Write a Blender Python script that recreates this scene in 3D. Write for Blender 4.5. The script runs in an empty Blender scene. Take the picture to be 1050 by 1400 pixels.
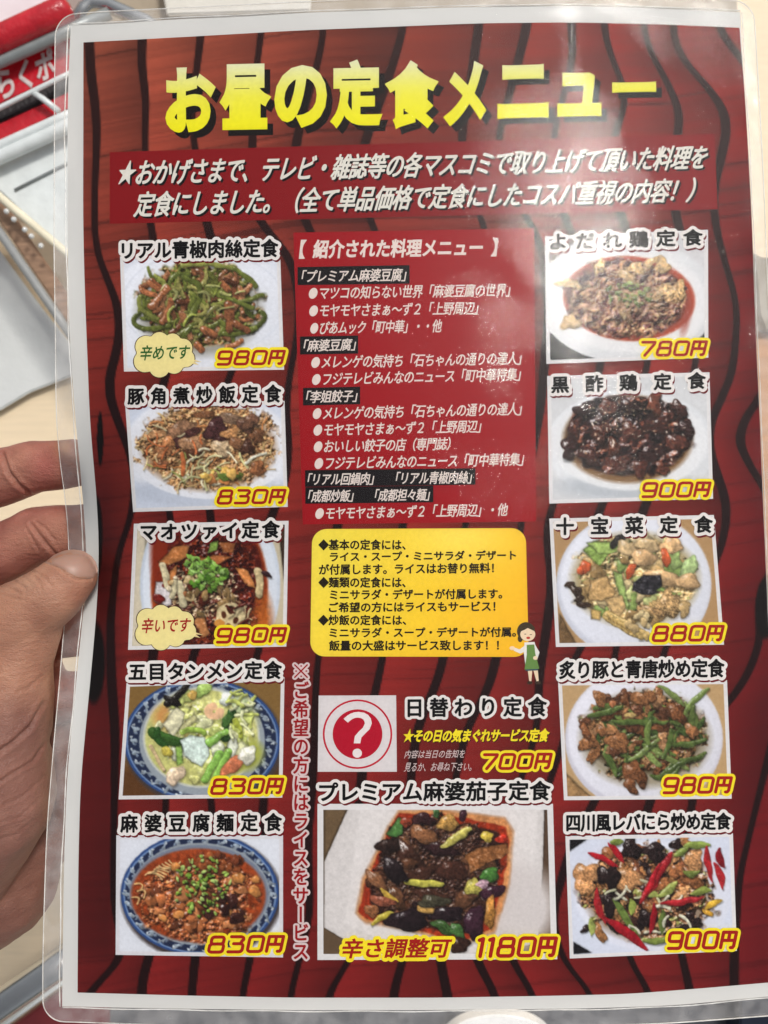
import bpy, math, random
import numpy as np
from mathutils import Vector
from mathutils.bvhtree import BVHTree
SC = bpy.context.scene
COL = SC.collection
rnd = random.Random(7)
R = math.radians

# ------------------------------------------------------------------ camera, sky, sun, exposure
F = 1053.0            # focal length in photo pixels (1050 x 1400)
CAMZ = 0.235          # the phone is 23.5 cm above the sheet, looking straight down
cam = bpy.data.cameras.new('camera')
cam.sensor_fit = 'VERTICAL'; cam.sensor_height = 24.0; cam.lens = 24.0*F/1400.0
cam.clip_start = 0.01; cam.clip_end = 50
cam.dof.use_dof = True; cam.dof.focus_distance = 0.236; cam.dof.aperture_fstop = 15
camo = bpy.data.objects.new('camera', cam); camo.location = (0, 0, CAMZ); COL.objects.link(camo)
SC.camera = camo
SUN_EL, SUN_AZ = R(57.2), R(35)      # azimuth measured from +Y towards +X (light comes from upper right)
world = bpy.data.worlds.new('World'); SC.world = world; world.use_nodes = True
wn = world.node_tree
sky = wn.nodes.new('ShaderNodeTexSky'); sky.sky_type = 'NISHITA'; sky.sun_disc = False
sky.sun_elevation = SUN_EL; sky.sun_rotation = SUN_AZ
sky.air_density = 1.0; sky.dust_density = 4.0; sky.ozone_density = 1.0
bg = wn.nodes['Background']; bg.inputs[1].default_value = 0.105
hs = wn.nodes.new('ShaderNodeHueSaturation'); hs.inputs['Saturation'].default_value = .22     # hazy, nearly white sky
wn.links.new(sky.outputs[0], hs.inputs['Color']); wn.links.new(hs.outputs[0], bg.inputs[0])
sl = bpy.data.lights.new('sun', 'SUN'); sl.energy = 1.9; sl.angle = R(10); sl.color = (1.0, 0.95, 0.88)
so = bpy.data.objects.new('sun', sl); COL.objects.link(so)
sd = Vector((math.sin(SUN_AZ)*math.cos(SUN_EL), math.cos(SUN_AZ)*math.cos(SUN_EL), math.sin(SUN_EL)))
so.rotation_euler = sd.to_track_quat('Z', 'Y').to_euler(); so.location = sd*2
vs = SC.view_settings; vs.view_transform = 'Standard'; vs.look = 'None'; vs.gamma = 1; vs.exposure = 0.02
SC.cycles.transparent_max_bounces = 16

# ------------------------------------------------------------------ helpers
def lin(c):
    c = np.asarray(c, float)/255.0
    return np.where(c <= .04045, c/12.92, ((c+.055)/1.055)**2.4)
KW = .94
def alb(c, k=KW): return np.clip(lin(c)*k, 0.002, 0.9)
def depth(x, y):
    """distance of the bent sheet from the camera (metres), for photo pixel x, y"""
    x = np.asarray(x, float); y = np.asarray(y, float)
    t = (x-573)/465.0
    d = 242 - 18*(y-20)/1340 + 6*t*t
    d = d + 10*np.exp(-((y-765)/165)**2)*np.exp(-np.clip(x-100, -60, 2000)/150)
    return d*1e-3
def unproj(x, y, d):
    x = np.asarray(x, float); y = np.asarray(y, float)
    return np.stack([(x-525)/F*d, (700-y)/F*d, CAMZ-d*np.ones_like(x)], -1)
def W(x, y, h=0.0):            # h in mm above the paper
    return unproj(x, y, depth(x, y)-np.asarray(h)*1e-3)
def P3(x, y, dmm): return Vector(unproj(x, y, dmm*1e-3))

def empty(name, loc=(0, 0, 0), label=None, cat=None, group=None):
    o = bpy.data.objects.new(name, None); COL.objects.link(o); o.location = loc; o.empty_display_size = .02
    tag(o, label, cat, group); return o
def tag(o, label=None, cat=None, group=None, kind=None):
    if label: o['label'] = label
    if cat: o['category'] = cat
    if group: o['group'] = group
    if kind: o['kind'] = kind
    return o
def mesh_obj(name, V, Fc, mat, parent=None, smooth=False, colors=None, label=None):
    """V (n,3) world positions, Fc: list of faces or (m,k) array"""
    me = bpy.data.meshes.new(name)
    V = np.asarray(V, dtype=np.float64)
    off = np.array(parent_world(parent)) if parent else np.zeros(3)
    if isinstance(Fc, np.ndarray):
        m, k = Fc.shape
        me.vertices.add(len(V)); me.vertices.foreach_set('co', (V-off).astype(np.float32).ravel())
        me.loops.add(m*k); me.loops.foreach_set('vertex_index', Fc.astype(np.int32).ravel())
        me.polygons.add(m); me.polygons.foreach_set('loop_start', np.arange(0, m*k, k, dtype=np.int32))
        me.update(calc_edges=True)
    else:
        me.from_pydata([tuple(v) for v in (V-off)], [], [tuple(int(i) for i in f) for f in Fc])
    if colors is not None:
        ca = me.color_attributes.new('Col', 'FLOAT_COLOR', 'POINT')
        c4 = np.ones((len(V), 4), np.float32); c4[:, :3] = colors
        ca.data.foreach_set('color', c4.ravel())
    me.polygons.foreach_set('use_smooth', [smooth]*len(me.polygons))
    me.materials.append(mat); me.validate(); me.update()
    o = bpy.data.objects.new(name, me); COL.objects.link(o)
    if parent: o.parent = parent
    if label: o['label'] = label
    return o
def parent_world(p):
    v = Vector((0, 0, 0))
    while p is not None:
        v += p.location; p = p.parent
    return v

# materials
def new_mat(name):
    m = bpy.data.materials.new(name); m.use_nodes = True; return m, m.node_tree, m.node_tree.nodes['Principled BSDF']
def set_spec(b, rough, spec=.3):
    b.inputs['Roughness'].default_value = rough; b.inputs['Specular IOR Level'].default_value = spec
def N(nt, t, **k):
    n = nt.nodes.new(t)
    for a, v in k.items():
        if a.startswith('i_'): n.inputs[a[2:].replace('_', ' ')].default_value = v
        else: setattr(n, a, v)
    return n
_ink = {}
def ink(c, var=.05):
    """flat printing ink with a fine print grain"""
    key = tuple(c)
    if key in _ink: return _ink[key]
    m, nt, b = new_mat('ink_%d_%d_%d' % key); a = alb(c)
    tc = N(nt, 'ShaderNodeTexCoord'); no = N(nt, 'ShaderNodeTexNoise', i_Scale=900.0, i_Detail=2.0)
    nt.links.new(tc.outputs['Object'], no.inputs['Vector'])
    mp = N(nt, 'ShaderNodeMapRange'); mp.inputs[3].default_value = 1-var*2; mp.inputs[4].default_value = 1+var*2
    nt.links.new(no.outputs[0], mp.inputs[0])
    mx = N(nt, 'ShaderNodeVectorMath', operation='SCALE'); mx.inputs[0].default_value = tuple(a)
    nt.links.new(mp.outputs[0], mx.inputs['Scale']); nt.links.new(mx.outputs[0], b.inputs['Base Color'])
    set_spec(b, .8, .1); _ink[key] = m; return m
def vcol_mat(name, grain=.06, scale=700.0, rough=.8, spec=.1):
    m, nt, b = new_mat(name)
    at = N(nt, 'ShaderNodeVertexColor', layer_name='Col')
    tc = N(nt, 'ShaderNodeTexCoord'); no = N(nt, 'ShaderNodeTexNoise', i_Scale=scale, i_Detail=3.0)
    nt.links.new(tc.outputs['Object'], no.inputs['Vector'])
    mp = N(nt, 'ShaderNodeMapRange'); mp.inputs[3].default_value = 1-grain*2; mp.inputs[4].default_value = 1+grain*2
    nt.links.new(no.outputs[0], mp.inputs[0])
    mx = N(nt, 'ShaderNodeVectorMath', operation='SCALE')
    nt.links.new(at.outputs[0], mx.inputs[0]); nt.links.new(mp.outputs[0], mx.inputs['Scale'])
    nt.links.new(mx.outputs[0], b.inputs['Base Color']); set_spec(b, rough, spec); return m
M_PHOTO = vcol_mat('printed_photo', .05, 900)
M_PRINT = vcol_mat('printed_background', .05, 500)
def paper_mat():
    m, nt, b = new_mat('white_paper')
    tc = N(nt, 'ShaderNodeTexCoord'); no = N(nt, 'ShaderNodeTexNoise', i_Scale=60.0, i_Detail=8.0)
    nt.links.new(tc.outputs['Object'], no.inputs['Vector'])
    cr = N(nt, 'ShaderNodeValToRGB'); cr.color_ramp.elements[0].color = (.60, .605, .60, 1); cr.color_ramp.elements[1].color = (.645, .645, .635, 1)
    nt.links.new(no.outputs[0], cr.inputs[0]); nt.links.new(cr.outputs[0], b.inputs['Base Color']); set_spec(b, .7, .15); return m
M_PAPER = paper_mat()

# ------------------------------------------------------------------ sheet outline (Coons patches in photo pixels)
def resample(pts, n, axis):
    p = np.array(pts, float); q = np.linspace(p[0, axis], p[-1, axis], n)
    # smooth interpolation: dense linear then moving average
    o = np.interp(q, p[:, axis], p[:, 1-axis])
    k = max(3, n//14) | 1
    pad = np.concatenate([2*o[0]-o[k//2:0:-1], o, 2*o[-1]-o[-2:-k//2-1:-1]])
    o2 = np.convolve(pad, np.ones(k)/k, 'valid')[:n]
    o2 = o2 + (o[0]-o2[0])*(1-np.linspace(0, 1, n)) + (o[-1]-o2[-1])*np.linspace(0, 1, n)
    out = np.zeros((n, 2)); out[:, axis] = q; out[:, 1-axis] = o2; return out
def coons(top, bot, left, right, nu, nv):
    T = resample(top, nu, 0); B = resample(bot, nu, 0); L = resample(left, nv, 1); Q = resample(right, nv, 1)
    u = np.linspace(0, 1, nu)[None, :, None]; v = np.linspace(0, 1, nv)[:, None, None]
    S = (1-v)*T[None] + v*B[None] + (1-u)*L[:, None] + u*Q[:, None]
    S -= (1-u)*(1-v)*T[0] + u*(1-v)*T[-1] + (1-u)*v*B[0] + u*v*B[-1]
    return S
def grid_faces(nv, nu):
    i = np.arange(nv*nu).reshape(nv, nu)
    return np.stack([i[:-1, :-1], i[1:, :-1], i[1:, 1:], i[:-1, 1:]], -1).reshape(-1, 4)
paper_top = [(97, 34), (180, 30), (262, 25), (400, 18), (525, 12.5), (700, 8), (775, 7.5), (900, 10.5), (1012, 16.5)]
paper_bot = [(85, 1376), (240, 1379), (400, 1381), (600, 1381), (790, 1379), (917, 1375), (1067, 1361)]
paper_left = [(97, 34), (94, 90), (92.5, 150), (92, 279), (92.6, 348), (94, 440), (98, 497), (101, 554), (107, 609), (113, 680), (118, 740), (119, 790), (114, 837), (107, 903), (100, 977), (93.6, 1036), (90, 1100), (87.5, 1186), (86.4, 1257), (85, 1376)]
paper_right = [(1012, 16.5), (1016.6, 103), (1022, 183), (1029, 320), (1033, 447), (1039, 573), (1044, 700), (1050, 830), (1057, 1000), (1063, 1180), (1067, 1361)]
pr_top = [(114, 58), (262, 50), (400, 42), (525, 37), (650, 32), (775, 30.5), (900, 33), (1011, 38)]
pr_bot = [(106, 1357), (250, 1361), (400, 1364), (600, 1364), (750, 1361.5), (858, 1359), (950, 1352), (1066, 1342)]
pr_left = [(114, 58), (114, 150), (113.6, 279), (114, 326), (116.6, 417), (119, 474), (123.4, 588), (128.6, 637), (134, 708), (135.7, 757), (133, 823), (127, 894), (120, 966), (110, 1071), (107, 1186), (106, 1357)]
pr_right = [(1011, 38), (1016.3, 103), (1021.7, 183), (1028.7, 320), (1032.7, 447), (1038.7, 573), (1043.7, 700), (1049.5, 830), (1056, 1000), (1062, 1180), (1066, 1342)]

menu = empty('menu_sheet', (0, 0, 0), 'laminated red Japanese lunch set menu with food photos, held by the hand', 'menu')
S = coons(paper_top, paper_bot, paper_left, paper_right, 120, 160)
mesh_obj('paper', W(S[..., 0], S[..., 1], 0).reshape(-1, 3), grid_faces(160, 120), M_PAPER, menu, True)

# ------------------------------------------------------------------ printed wooden slat background
STR = [
 [(121, 40), (122, 58), (124, 100), (132, 150), (133, 200), (130, 250), (129, 330), (140, 370), (155, 400), (163, 430), (163, 470), (150, 510), (147, 530), (155, 560), (168, 590), (185, 640), (182, 700), (160, 760), (150, 850), (152, 930), (158, 1000), (157, 1100), (154, 1200), (156, 1250), (172, 1300), (150, 1330), (118, 1358), (108, 1375)],
 [(196, 40), (195, 55), (193, 90), (201, 130), (198, 180), (200, 260), (204, 300), (215, 360), (232, 420), (240, 470), (227, 513), (215, 560), (218, 630), (232, 703), (240, 760), (225, 830), (208, 893), (205, 960), (225, 1030), (228, 1100), (215, 1200), (208, 1300), (192, 1340), (195, 1365)],
 [(276, 40), (275, 50), (270, 90), (262, 150), (265, 200), (275, 260), (281, 305), (300, 360), (325, 430), (330, 470), (317, 511), (296, 560), (280, 640), (286, 703), (300, 780), (290, 850), (262, 893), (258, 960), (280, 1040), (290, 1100), (285, 1200), (268, 1300), (262, 1368)],
 [(359, 36), (352, 80), (347, 130), (345, 190), (342, 240), (345, 285), (353, 305), (371, 320), (397, 351), (405, 377), (410, 420), (407, 465), (397, 505), (391, 557), (395, 620), (385, 680), (369, 700), (360, 760), (372, 830), (352, 893), (340, 960), (362, 1040), (360, 1100), (352, 1200), (345, 1300), (330, 1368)],
 [(443, 34), (438, 70), (430, 100), (415, 150), (405, 190), (400, 240), (415, 300), (450, 360), (490, 450), (480, 560), (462, 650), (463, 720), (450, 800), (434, 905), (431, 947), (428, 1050), (420, 1150), (425, 1250), (410, 1310), (395, 1368)],
 [(553, 30), (545, 60), (530, 110), (500, 190), (490, 240), (505, 300), (545, 380), (570, 480), (565, 600), (552, 720), (530, 830), (523, 902), (513, 940), (500, 1020), (490, 1100), (500, 1200), (495, 1270), (478, 1317), (456, 1340), (446, 1368)],
 [(656, 28), (650, 60), (645, 110), (630, 190), (640, 250), (665, 320), (700, 420), (690, 560), (640, 700), (620, 800), (606, 902), (592, 947), (571, 991), (560, 1080), (570, 1200), (560, 1280), (549, 1317), (540, 1345), (536, 1368)],
 [(723, 26), (700, 120), (680, 190), (690, 250), (740, 330), (750, 430), (740, 560), (715, 700), (700, 800), (678, 902), (667, 947), (640, 991), (620, 1080), (615, 1200), (600, 1290), (602, 1317), (608, 1345), (615, 1368)],
 [(781, 26), (785, 80), (768, 140), (755, 190), (760, 250), (770, 296), (800, 360), (830, 450), (810, 560), (770, 650), (745, 720), (755, 800), (746, 871), (738, 923), (735, 1000), (700, 1100), (650, 1200), (645, 1290), (653, 1316), (666, 1340), (683, 1366)],
 [(825, 26), (832, 70), (850, 110), (858, 130), (850, 160), (838, 185), (835, 240), (849, 296), (880, 380), (890, 480), (870, 560), (840, 650), (810, 720), (830, 800), (795, 888), (770, 930), (775, 1000), (740, 1100), (700, 1200), (690, 1280), (701, 1316), (717, 1340), (735, 1366)],
 [(880, 26), (882, 60), (900, 90), (925, 140), (932, 165), (925, 185), (915, 240), (925, 300), (950, 380), (955, 480), (935, 560), (900, 650), (870, 720), (880, 800), (839, 888), (840, 960), (830, 1060), (780, 1160), (755, 1250), (767, 1310), (784, 1331), (815, 1364)],
 [(920, 26), (922, 70), (950, 100), (985, 140), (996, 165), (988, 210), (975, 260), (978, 306), (990, 353), (1008, 416), (1005, 479), (997, 526), (978, 557), (965, 600), (981, 651), (997, 692), (985, 760), (950, 820), (905, 888), (900, 960), (900, 1060), (870, 1160), (850, 1250), (858, 1310), (874, 1335), (892, 1362)],
 [(978, 26), (982, 45), (1000, 65), (1016, 82), (1050, 130), (1075, 200), (1080, 330), (1075, 450), (1050, 530), (1028, 557), (1009, 589), (1012, 620), (1034, 645), (1060, 700), (1062, 760), (1043, 800), (1030, 830), (1043, 862), (1020, 930), (962, 1000), (950, 1080), (930, 1200), (925, 1270), (932, 1310), (945, 1362)],
 [(1090, 26), (1110, 400), (1095, 650), (1090, 800), (1080, 900), (1060, 1000), (1040, 1080), (1010, 1200), (1003, 1304), (1004, 1370)],
]
def wood_print():
    nu, nv = 470, 670
    G = coons(pr_top, pr_bot, pr_left, pr_right, nu, nv)
    X, Y = G[..., 0], G[..., 1]
    xs = []
    for s in STR:
        a = np.array(s, float); yy = np.linspace(a[0, 1], a[-1, 1], 700); xx = np.interp(yy, a[:, 1], a[:, 0])
        k = 15; pad = np.concatenate([xx[:k][::-1]*0+xx[0], xx, xx[-k:]*0+xx[-1]]); xx = np.convolve(pad, np.ones(2*k+1)/(2*k+1), 'same')[k:-k]
        xs.append(np.interp(Y, yy, xx))
    xs = np.array(xs)                       # (ns, nv, nu)
    ns = len(xs)
    # slat index and fraction
    idx = (X[None] > xs).sum(0)
    xl = np.where(idx > 0, np.take_along_axis(xs, np.clip(idx-1, 0, ns-1)[None], 0)[0], X-60)
    xr = np.where(idx < ns, np.take_along_axis(xs, np.clip(idx, 0, ns-1)[None], 0)[0], X+60)
    fr = np.clip((X-xl)/np.maximum(xr-xl, 1), 0, 1)
    brown = np.array([152, 96, 70.]); red = np.array([128, 42, 36.]); deep = np.array([112, 30, 32.]); dred = np.array([88, 26, 26.])
    tx = np.clip((X-110)/800, 0, 1)[..., None]; ty = np.clip((Y-40)/500, 0, 1)[..., None]
    bw = np.clip(1-ty*.9, 0, 1)*np.clip(1-tx**1.7*1.05, 0, 1); c = brown*bw*.9+red*(1-bw*.9); c = c*(1-.16*np.exp(-((tx-.5)/.18)**2)*(1-ty))
    tb = np.clip((Y-600)/700, 0, 1)[..., None]; c = c*(1-tb*.75)+deep*tb*.75
    rr = np.clip((X-930)/110, 0, 1)[..., None]*np.clip((Y-60)/300, 0, 1)[..., None]; c = c*(1-rr*.75)+np.array([96, 20, 28.])*rr*.75
    ll = np.clip((175-X)/30, 0, 1)[..., None]*np.clip((Y-560)/180, 0, 1)[..., None]*np.clip((1325-Y)/30, 0, 1)[..., None]; c = c*(1-ll)+dred*ll
    # slat shading of the printed picture: bright just right of each dark gap, darker to the right
    wave = .5+.5*np.sin(Y/95.0+idx*1.3)
    sh = 1.10-.20*fr**1.4-.14*wave*fr
    par = np.array([1, .90, 1.05, .95, 1.02, .92, 1.06, .88, 1, .94, 1.05, .9, 1, .95, 1.0])[np.clip(idx, 0, 14)]
    sh = sh*(1-(1-par)*.9)
    # wood grain: thin slanting horizontal strokes
    rs = np.random.RandomState(3)
    ph = rs.rand(20)*50
    yy = Y+.10*X+6*np.sin(X/60+ph[idx % 20])
    base = rs.rand(900); kk = np.clip(((yy+60)/6.0), 0, 898); k0 = kk.astype(int)
    g = base[k0]*(1-(kk-k0))+base[k0+1]*(kk-k0)
    base2 = rs.rand(2400); kk = np.clip((yy+60+ph[idx % 20])/2.2, 0, 2398).astype(int); g2 = base2[kk]
    topw = np.clip(1.15-(Y-40)/900, .45, 1)
    sh = sh*(1-.16*topw*(g-.4))*(1-.14*topw*(g2-.5))
    sh = sh*(1-.22*topw*((g > .8) & (g2 > .35)))
    c = c*sh[..., None]
    d = np.abs(X[None]-xs).min(0)
    wd = np.where(idx >= 0, 5.6, 6)+1.3*np.sin(Y/70+idx)
    a = np.clip((wd-d)/1.6+.5, 0, 1)[..., None]*.97
    dark = np.array([28, 9, 10.])+np.array([14, 9, 4.])*(1-ty)
    dark = dark*(1+.25*(g2[..., None]-.5))
    c = c*(1-a)+dark*a
    # soft dark edge just left of each gap (thickness of the printed slat)
    for (cx, cy, rx, ry) in ((128, 905, 17, 62), (133, 735, 8, 60), (1046, 832, 14, 45), (137, 600, 5, 40)):
        q = np.clip((1-((X-cx)/rx)**2-((Y-cy)/ry)**2)*3, 0, 1)[..., None]; c = c*(1-q)+np.array([14, 7, 8.])*q
    col = alb(np.clip(c*np.array([1.0, .84, .84]), 0, 255)).reshape(-1, 3)
    mesh_obj('wooden_slat_print', W(X, Y, .03).reshape(-1, 3), grid_faces(nv, nu), M_PRINT, menu, True, col, label='printed picture of wavy red brown wooden slats')
wood_print()

# ------------------------------------------------------------------ quads on the sheet
def bil(q, a, b):
    """q = TL, TR, BR, BL in pixels; a right 0..1, b down 0..1"""
    q = np.array(q, float); a = np.asarray(a)[..., None]; b = np.asarray(b)[..., None]
    return (1-a)*(1-b)*q[0]+a*(1-b)*q[1]+a*b*q[2]+(1-a)*b*q[3]
def quad_obj(name, q, mat, h, parent=menu, nu=24, nv=12, label=None):
    A, B = np.meshgrid(np.linspace(0, 1, nu), np.linspace(0, 1, nv)); P = bil(q, A, B)
    return mesh_obj(name, W(P[..., 0], P[..., 1], h).reshape(-1, 3), grid_faces(nv, nu), mat, parent, True, label=label)
def poly_obj(name, pts, mat, h, parent, label=None):
    """filled polygon fan around its centroid, subdivided in two rings so that it follows the sheet"""
    p = np.array(pts, float); c = p.mean(0); n = len(p)
    V = [c]; Fc = []
    for k, s in enumerate((.35, .7, 1)):
        V += list(c+(p-c)*s)
        b0 = 1+k*n
        for i in range(n):
            j = (i+1) % n
            if k == 0: Fc.append((0, b0+j, b0+i))
            else: Fc.append((b0-n+i, b0-n+j, b0+j, b0+i))
    V = np.array(V)
    return mesh_obj(name, W(V[:, 0], V[:, 1], h), Fc, mat, parent, False, label=label)

# ------------------------------------------------------------------ lettering (built-in font)
_gl = {}
def glyph(ch, bev):
    key = (ch, bev)
    if key in _gl: return _gl[key]
    cu = bpy.data.curves.new('t', 'FONT'); cu.body = ch; cu.size = 1; cu.resolution_u = 4
    cu.bevel_depth = bev; cu.bevel_resolution = 1
    o = bpy.data.objects.new('t', cu); COL.objects.link(o)
    dg = bpy.context.evaluated_depsgraph_get(); me = bpy.data.meshes.new_from_object(o.evaluated_get(dg))
    bpy.data.objects.remove(o); bpy.data.curves.remove(cu)
    V = np.array([v.co[:] for v in me.vertices]).reshape(-1, 3); Fs = [list(p.vertices) for p in me.polygons]
    bpy.data.meshes.remove(me)
    if bev > 0 and len(V):
        Fs = [f for f in Fs if min(V[i, 2] for i in f) > -1e-5]
        V[:, 2] = np.clip(V[:, 2], 0, None)/bev
    _gl[key] = (V, Fs); return _gl[key]
def layout(s, bev, sp=0.0, vertical=False):
    """chars at full-width advance; returns verts (ink-normalised 0..1, y down) and faces"""
    Vs, Fs, n = [], [], 0; adv = 0
    half = '・！' if sp < 0 else ''
    for ch in s:
        if ch == ' ': adv += .5; continue
        if ch == '　': adv += 1+sp; continue
        w = 1.0
        V, Fc = glyph(ch, bev)
        V = V.copy()
        if vertical:
            if ch == 'ー': V = V[:, [1, 0, 2]]*np.array([1, -1, 1]); V[:, 0] += .5-V[:, 0].mean(); V[:, 1] += .35-V[:, 1].mean()
            V[:, 0] -= .5; V[:, 1] -= adv; adv += 1+sp
        else:
            V[:, 0] += adv; adv += w+sp
        Vs.append(V); Fs += [[i+n for i in f] for f in Fc]; n += len(V)
    V = np.concatenate(Vs)
    lo = V.min(0); hi = V.max(0)
    return np.stack([(V[:, 0]-lo[0])/(hi[0]-lo[0]), (hi[1]-V[:, 1])/(hi[1]-lo[1]), V[:, 2]], -1), Fs
def chars_boxes(s, boxes, bev):
    Vs, Fs, n = [], [], 0
    for ch, (x0, y0, x1, y1, tilt) in zip(s, boxes):
        V, Fc = layout(ch, bev)
        X = x0+(x1-x0)*V[:, 0]; Y = y0+(y1-y0)*V[:, 1]-tilt*(X-x0)
        Vs.append(np.stack([X, Y, V[:, 2]], -1)); Fs += [[i+n for i in f] for f in Fc]; n += len(V)
    return np.concatenate(Vs), Fs
def put(name, V, Fs, mat, h, parent=menu, dx=0, dy=0, label=None, colors=None):
    X, Y = V[:, 0]+dx, V[:, 1]+dy
    return mesh_obj(name, W(X, Y, h+.012*V[:, 2]), Fs, mat, parent, False, colors, label)
def text(name, s, q, mat, h, bev=.02, parent=menu, sp=0.0, shadow=None, outline=None, label=None, vertical=False, waviness=0):
    V, Fs = layout(s, bev, sp, vertical)
    P = bil(q, V[:, 0], V[:, 1]); V2 = np.column_stack([P, V[:, 2]])
    if shadow: put(name+'_shadow', V2, Fs, shadow[0], h-.02, parent, shadow[1], shadow[2])
    put(name, V2, Fs, mat, h, parent, label=label)
    if outline:
        V, Fs = layout(s, 0, sp, vertical); P = bil(q, V[:, 0], V[:, 1])
        for (om, r, hh, dx, dy, nm) in outline: fat(nm, P, Fs, om, r, hh, parent, dx, dy)
def text_outlines(s, q, parent, sp, outs):
    V, Fs = layout(s, 0, sp); P = bil(q, V[:, 0], V[:, 1])
    for (om, r, hh, dx, dy, nm) in outs: fat(nm, P, Fs, om, r, hh, parent, dx, dy)
def round_text(name, s, q, mat, h, r, parent=menu, sp=0.0):
    V, Fs = layout(s, 0, sp); P = bil(q, V[:, 0], V[:, 1]); fat(name, P, Fs, mat, r, h, parent, K=6)
def fat(name, P, Fs, mat, r, h, parent, dx=0, dy=0, K=10):
    """thick rounded outline round a flat glyph outline P (pixels)"""
    P = P+np.array([dx, dy]); cnt = {}
    for f in Fs:
        for a, b in zip(f, f[1:]+f[:1]): cnt[(min(a, b), max(a, b))] = cnt.get((min(a, b), max(a, b)), 0)+1
    E = np.array([k for k, v in cnt.items() if v == 1])
    V = [np.column_stack([P, np.full(len(P), .6)])]; FF3 = [f for f in Fs]; n = len(P)
    A, B = P[E[:, 0]], P[E[:, 1]]; d = B-A; L = np.linalg.norm(d, axis=1); ok = L > .05
    A, B, d, L = A[ok], B[ok], d[ok], L[ok]; nn = np.stack([-d[:, 1], d[:, 0]], 1)/L[:, None]*r
    m = len(A)
    V += [np.column_stack([A+nn, np.zeros(m)]), np.column_stack([A, np.ones(m)]), np.column_stack([A-nn, np.zeros(m)]),
          np.column_stack([B+nn, np.zeros(m)]), np.column_stack([B, np.ones(m)]), np.column_stack([B-nn, np.zeros(m)])]
    i = np.arange(m); o = lambda k: n+k*m+i
    for f4 in np.concatenate([np.stack([o(0), o(1), o(4), o(3)], 1), np.stack([o(1), o(2), o(5), o(4)], 1)]): FF3.append(list(f4))
    n += 6*m
    used = np.unique(E.ravel()); C = P[used]
    keep = []; seen = set()
    for j, c in enumerate(C):
        key = (round(c[0]/1.0), round(c[1]/1.0))
        if key in seen: continue
        seen.add(key); keep.append(j)
    C = C[keep]; a = np.arange(K)/K*2*np.pi
    ring = C[:, None]+r*np.stack([np.cos(a), np.sin(a)], 1)[None]
    V += [np.column_stack([C, np.full(len(C), 1.0)]), np.column_stack([ring.reshape(-1, 2), np.zeros(len(C)*K)])]
    c0, r0 = n, n+len(C)
    for j in range(len(C)):
        for k in range(K): FF3.append([c0+j, r0+j*K+k, r0+j*K+(k+1) % K])
    V = np.concatenate(V)
    rs = np.random.RandomState(1); V[:, 2] += rs.rand(len(V))*.05
    # wind every face towards the reader
    out = []
    for f in FF3:
        p = V[f][:, :2]; ar = np.sum(p[:, 0]*np.roll(p[:, 1], -1)-np.roll(p[:, 0], -1)*p[:, 1])
        out.append(f if ar < 0 else f[::-1])
    return mesh_obj(name, W(V[:, 0], V[:, 1], h+.012*V[:, 2]), out, mat, parent, False)

WHITE = ink((230, 226, 224)); BLACK = ink((10, 8, 10)); DRED = ink((104, 18, 26)); PRICE = ink((158, 28, 22)); YEL = ink((240, 222, 44)); RED = ink((164, 22, 28))
def crop(ox, oy, s): return lambda x, y: (ox+x/s, oy+y/s)
def Q(c, xl, xr, tl, bl, tr, br, sl=0):
    """quad from crop numbers; sl = italic slant in pixels"""
    a = c(xl, tl); b = c(xr, tr); d = c(xr, br); e = c(xl, bl)
    return [(a[0]+sl, a[1]), b, (d[0]-sl, d[1]), e]

# title
tb = [(226, 93, 295, 182, .03), (300, 88, 371, 178, .02), (375, 90, 447, 176, .03), (451, 82, 523, 176, .02), (526, 83, 600, 177, .02),
      (606, 84, 665, 173, .02), (680, 89, 750, 163, .03), (762, 99, 822, 160, .02), (837, 112.5, 897, 127, .02)]
V, Fs = chars_boxes('お昼の定食メニュー', tb, .048)
ym = np.interp(V[:, 0], [226, 560, 897], [92, 84, 78]); tt = np.clip((V[:, 1]-ym)/88, 0, 1)[:, None]
cc = np.array([226, 230, 200.])*(1-tt)+np.array([238, 232, 30.])*tt
cc = np.where(tt < .5, np.array([226, 228, 188.])*(1-tt*2)+np.array([232, 228, 74.])*tt*2, np.array([232, 228, 74.])*(2-tt*2)+np.array([236, 230, 22.])*(tt*2-1))
put('title_shadow', V, Fs, ink((18, 10, 10)), .09, dx=8, dy=8)
put('title_lettering', V, Fs, M_PHOTO, .13, colors=alb(cc))

# header band
quad_obj('header_band', [(150, 208), (977, 183), (981, 286), (150, 306)], ink((134, 16, 22)), .06, nu=60)
HW = ink((224, 222, 214))
for s_, q_ in (('★おかげさまで、テレビ・雑誌等の各マスコミで取り上げて頂いた料理を', [(168, 219), (972, 198), (961, 231), (158, 254)]),
               ('定食にしました。（全て単品価格で定食にしたコスパ重視の内容！）', [(191, 262), (955, 243), (944, 276), (182, 297)])):
    V, Fs = layout(s_, 0, -.03); P = bil(q_, V[:, 0], V[:, 1])
    fat('header_lettering_shadow', P, Fs, BLACK, .8, .085, menu, 2.6, 2.6, K=6); fat('header_lettering', P, Fs, HW, .72, .12, menu, K=6)

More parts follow.
